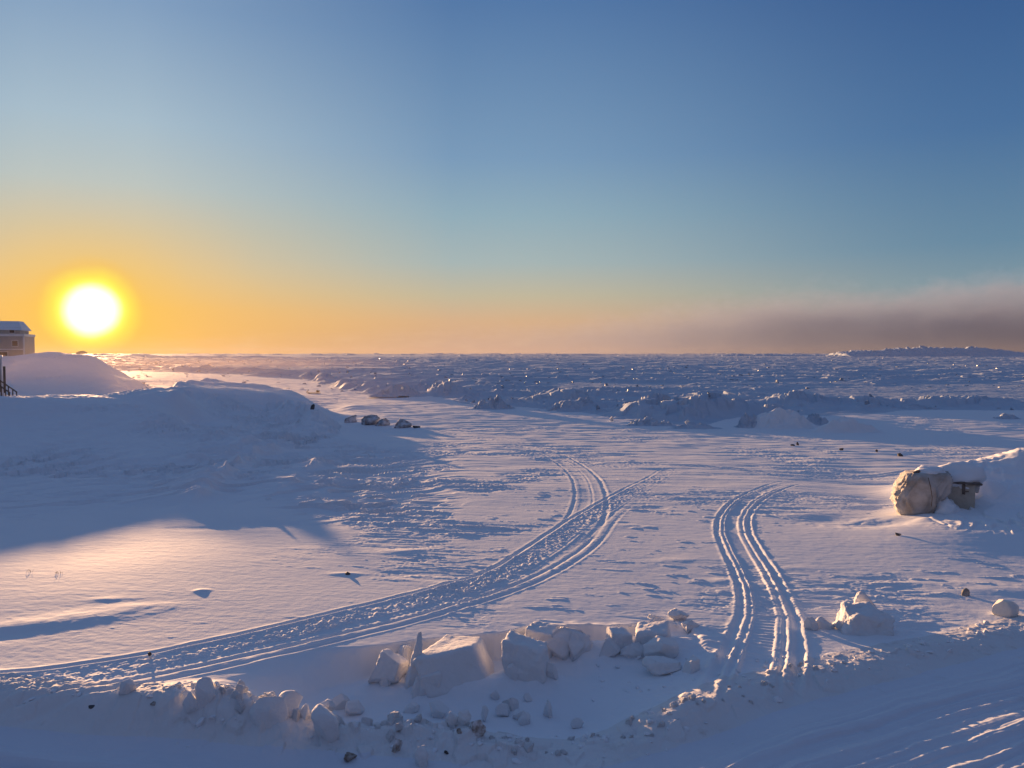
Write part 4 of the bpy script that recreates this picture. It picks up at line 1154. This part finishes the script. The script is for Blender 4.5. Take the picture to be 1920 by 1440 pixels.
# ---------------------------------------------------------------- cabin corner and stairs at the left edge
DC = 58.0
kc = DC / F
gx_ = lambda p: (p - 960) * kc
gz_ = lambda q: AT(960, q, DC)[2]
gz0 = H(gx_(0), DC)
root = empty('cabin', (gx_(2.5), DC, gz0), math.radians(33)); tag(root, 'pale cabin cut by the left frame edge with a dark drain post at its corner', 'cabin')
Lc = root.location.copy()
def cpart(name, lst, mat, parent):
    O = parent.location if parent.parent is None else Lc
    return link(name, boxes(name, [(gx_(a) - O.x, gx_(b) - O.x, y0_, y1_, gz_(d) - O.z, gz_(c) - O.z) for a, b, c, d, y0_, y1_ in lst]), mat, parent, smooth=False)
cpart('wall', [(-190, 2.5, 672, 775, 0, 5)], 'upper_siding', root)
cpart('corner_board', [(1.2, 3.8, 669.5, 775, -.06, .10)], 'white_trim', root)
cpart('roof', [(-195, 4.5, 666, 669.4, -.3, 5.3)], 'snow', root)
cpart('drain_post', [(5, 9, 687, 760, -.1, .08)], 'old_wood', root)
root = empty('staircase', (gx_(18), DC - .9, gz0)); tag(root, 'weathered wooden stairs with a sloping handrail at the left frame edge', 'stairs')
Ls = root.location.copy()
def spt(p, y_, q): return (gx_(p) - Ls.x, y_, gz_(q) - Ls.z)
for y_ in (-.35, .45):
    bm = bmesh.new(); tube(bm, [spt(-6, y_, 706), spt(4, y_, 711), spt(38, y_, 735)], .045, 6); link('handrail', from_bm('handrail', bm), 'old_wood', root)
    for p, q in ((1, 709), (8, 713.5), (15, 719), (22, 723), (30, 729), (37, 734)):
        bm = bmesh.new(); tube(bm, [spt(p, y_, q), spt(p, y_, q + 26)], .04, 6); link('baluster', from_bm('baluster', bm), 'old_wood', root)
for i in range(5):
    p = 2 + i * 7
    link('tread', boxes('tread', [(gx_(p) - Ls.x, gx_(p + 8) - Ls.x, -.45, .55, gz_(737 + i * 4) - Ls.z - .05, gz_(737 + i * 4) - Ls.z)]), 'old_wood', root, smooth=False)
link('snow_cap', chunk('snow_cap', (.38, .4, .22), 44, 4, .1, 3), 'snow', root, spt(14, -.1, 738))

# ---------------------------------------------------------------- air: haze over the ice and the fog bank behind it
def vol(name, bounds, build, label, cat):
    o = link(name, boxes(name, [bounds]), None, smooth=False)
    m = bpy.data.materials.new(name); m.use_nodes = True
    T = NT(m.node_tree)
    out = T.n('ShaderNodeOutputMaterial'); p = T.n('ShaderNodeVolumePrincipled')
    build(T, p)
    T.t.links.new(p.outputs[0], out.inputs['Volume'])
    o.data.materials.append(m)
    tag(o, label, cat, None, 'stuff')
    return o, m
def hz_b(T, p):
    p.inputs['Color'].default_value = (.42, .40, .44, 1)
    p.inputs['Density'].default_value = HAZE_D
    p.inputs['Anisotropy'].default_value = HAZE_G
HAZE_D, HAZE_G = 5.0e-5, .3
o, m = vol('haze', (-6300, 6300, -6300, 6300, -6.0, 34.0), hz_b, 'thin golden haze lying over the whole frozen sea and shore', 'haze')
def bs_b(T, p):  # blowing snow, with an added veil standing in for sun glare
    tc = T.n('ShaderNodeTexCoord').outputs['Object']
    q = T.vmath('DIVIDE', T.vmath('SUBTRACT', tc, (-56.0, 92.0, 0.0)), (62.0, 42.0, 9.0))
    q2 = T.vmath('DIVIDE', T.vmath('SUBTRACT', tc, (-140.0, 300.0, -1.0)), (130.0, 240.0, 7.0))
    d = T.maprange(T.vmath('LENGTH', q, out=1), 1.0, .15)
    d2 = T.maprange(T.vmath('LENGTH', q2, out=1), 1.0, .2)
    n = T.noise(T.vmath('MULTIPLY', tc, (1, 1, 2.5)), .05, 3, .5)
    T.put(p.inputs['Density'], T.math('MULTIPLY', T.math('ADD', T.math('MULTIPLY', d, 2.4e-3), T.math('MULTIPLY', d2, 7e-4)), T.math('ADD', n, .1)))
    p.inputs['Color'].default_value = (1.0, .78, .52, 1)  # gold of the low sun put into the veil's own colour
    p.inputs['Anisotropy'].default_value = .5
vol('snow_glare_veil', (-280, 10, 48, 545, -4, 11), bs_b, 'faint golden veil of blowing snow and added sun glare over the headland and the saddle of the hill', 'blowing snow')
FB = 7000.0
def fb_b(T, p):
    tc = T.n('ShaderNodeTexCoord').outputs['Object']
    s = T.n('ShaderNodeSeparateXYZ'); T.put(s.inputs[0], tc)
    u = T.math('DIVIDE', s.outputs[0], 7000.0)                                  # tangent of the bearing
    pts = [(-.45, 34), (-.30, 44), (-.15, 48), (0.0, 58), (.10, 70), (.22, 90), (.33, 110), (.40, 116), (.46, 104), (.54, 118), (.63, 140), (.70, 144), (.9, 138)]
    top = T.ramp(T.math('ADD', T.math('DIVIDE', u, 1.5), .36), [(a / 1.5 + .36, h / 160.0) for a, h in pts], 'B_SPLINE')
    thick = T.ramp(T.math('ADD', T.math('DIVIDE', u, 1.5), .36), [(a / 1.5 + .36, h) for a, h in ((-.45, .02), (-.2, .05), (-.05, .10), (.08, .22), (.22, .48), (.38, .8), (.6, 1.0))], 'B_SPLINE')
    n = T.noise(T.vmath('MULTIPLY', tc, (1.0, 1.0, 1.6)), 1 / 330.0, 5, .62)
    topz = T.math('MULTIPLY', T.math('MULTIPLY', top, 160.0 * FB / F), T.math('ADD', .30, T.math('MULTIPLY', n, 1.4)))
    rel = T.math('DIVIDE', s.outputs[2], T.math('MAXIMUM', topz, 1.0))
    body = T.maprange(rel, 1.15, .25)
    T.put(p.inputs['Density'], T.math('MULTIPLY', T.math('MULTIPLY', T.math('MULTIPLY', body, thick), T.math('ADD', .25, T.math('MULTIPLY', n, 1.5))), 1.9e-3))
    p.inputs['Color'].default_value = (.50, .60, .86, 1)
    p.inputs['Anisotropy'].default_value = 0.0
o, m = vol('fog_bank', (-3600, 6400, 6500, 7900, -60, 860), fb_b, 'brownish purple bank of sea smoke standing over the horizon at the right', 'fog bank')
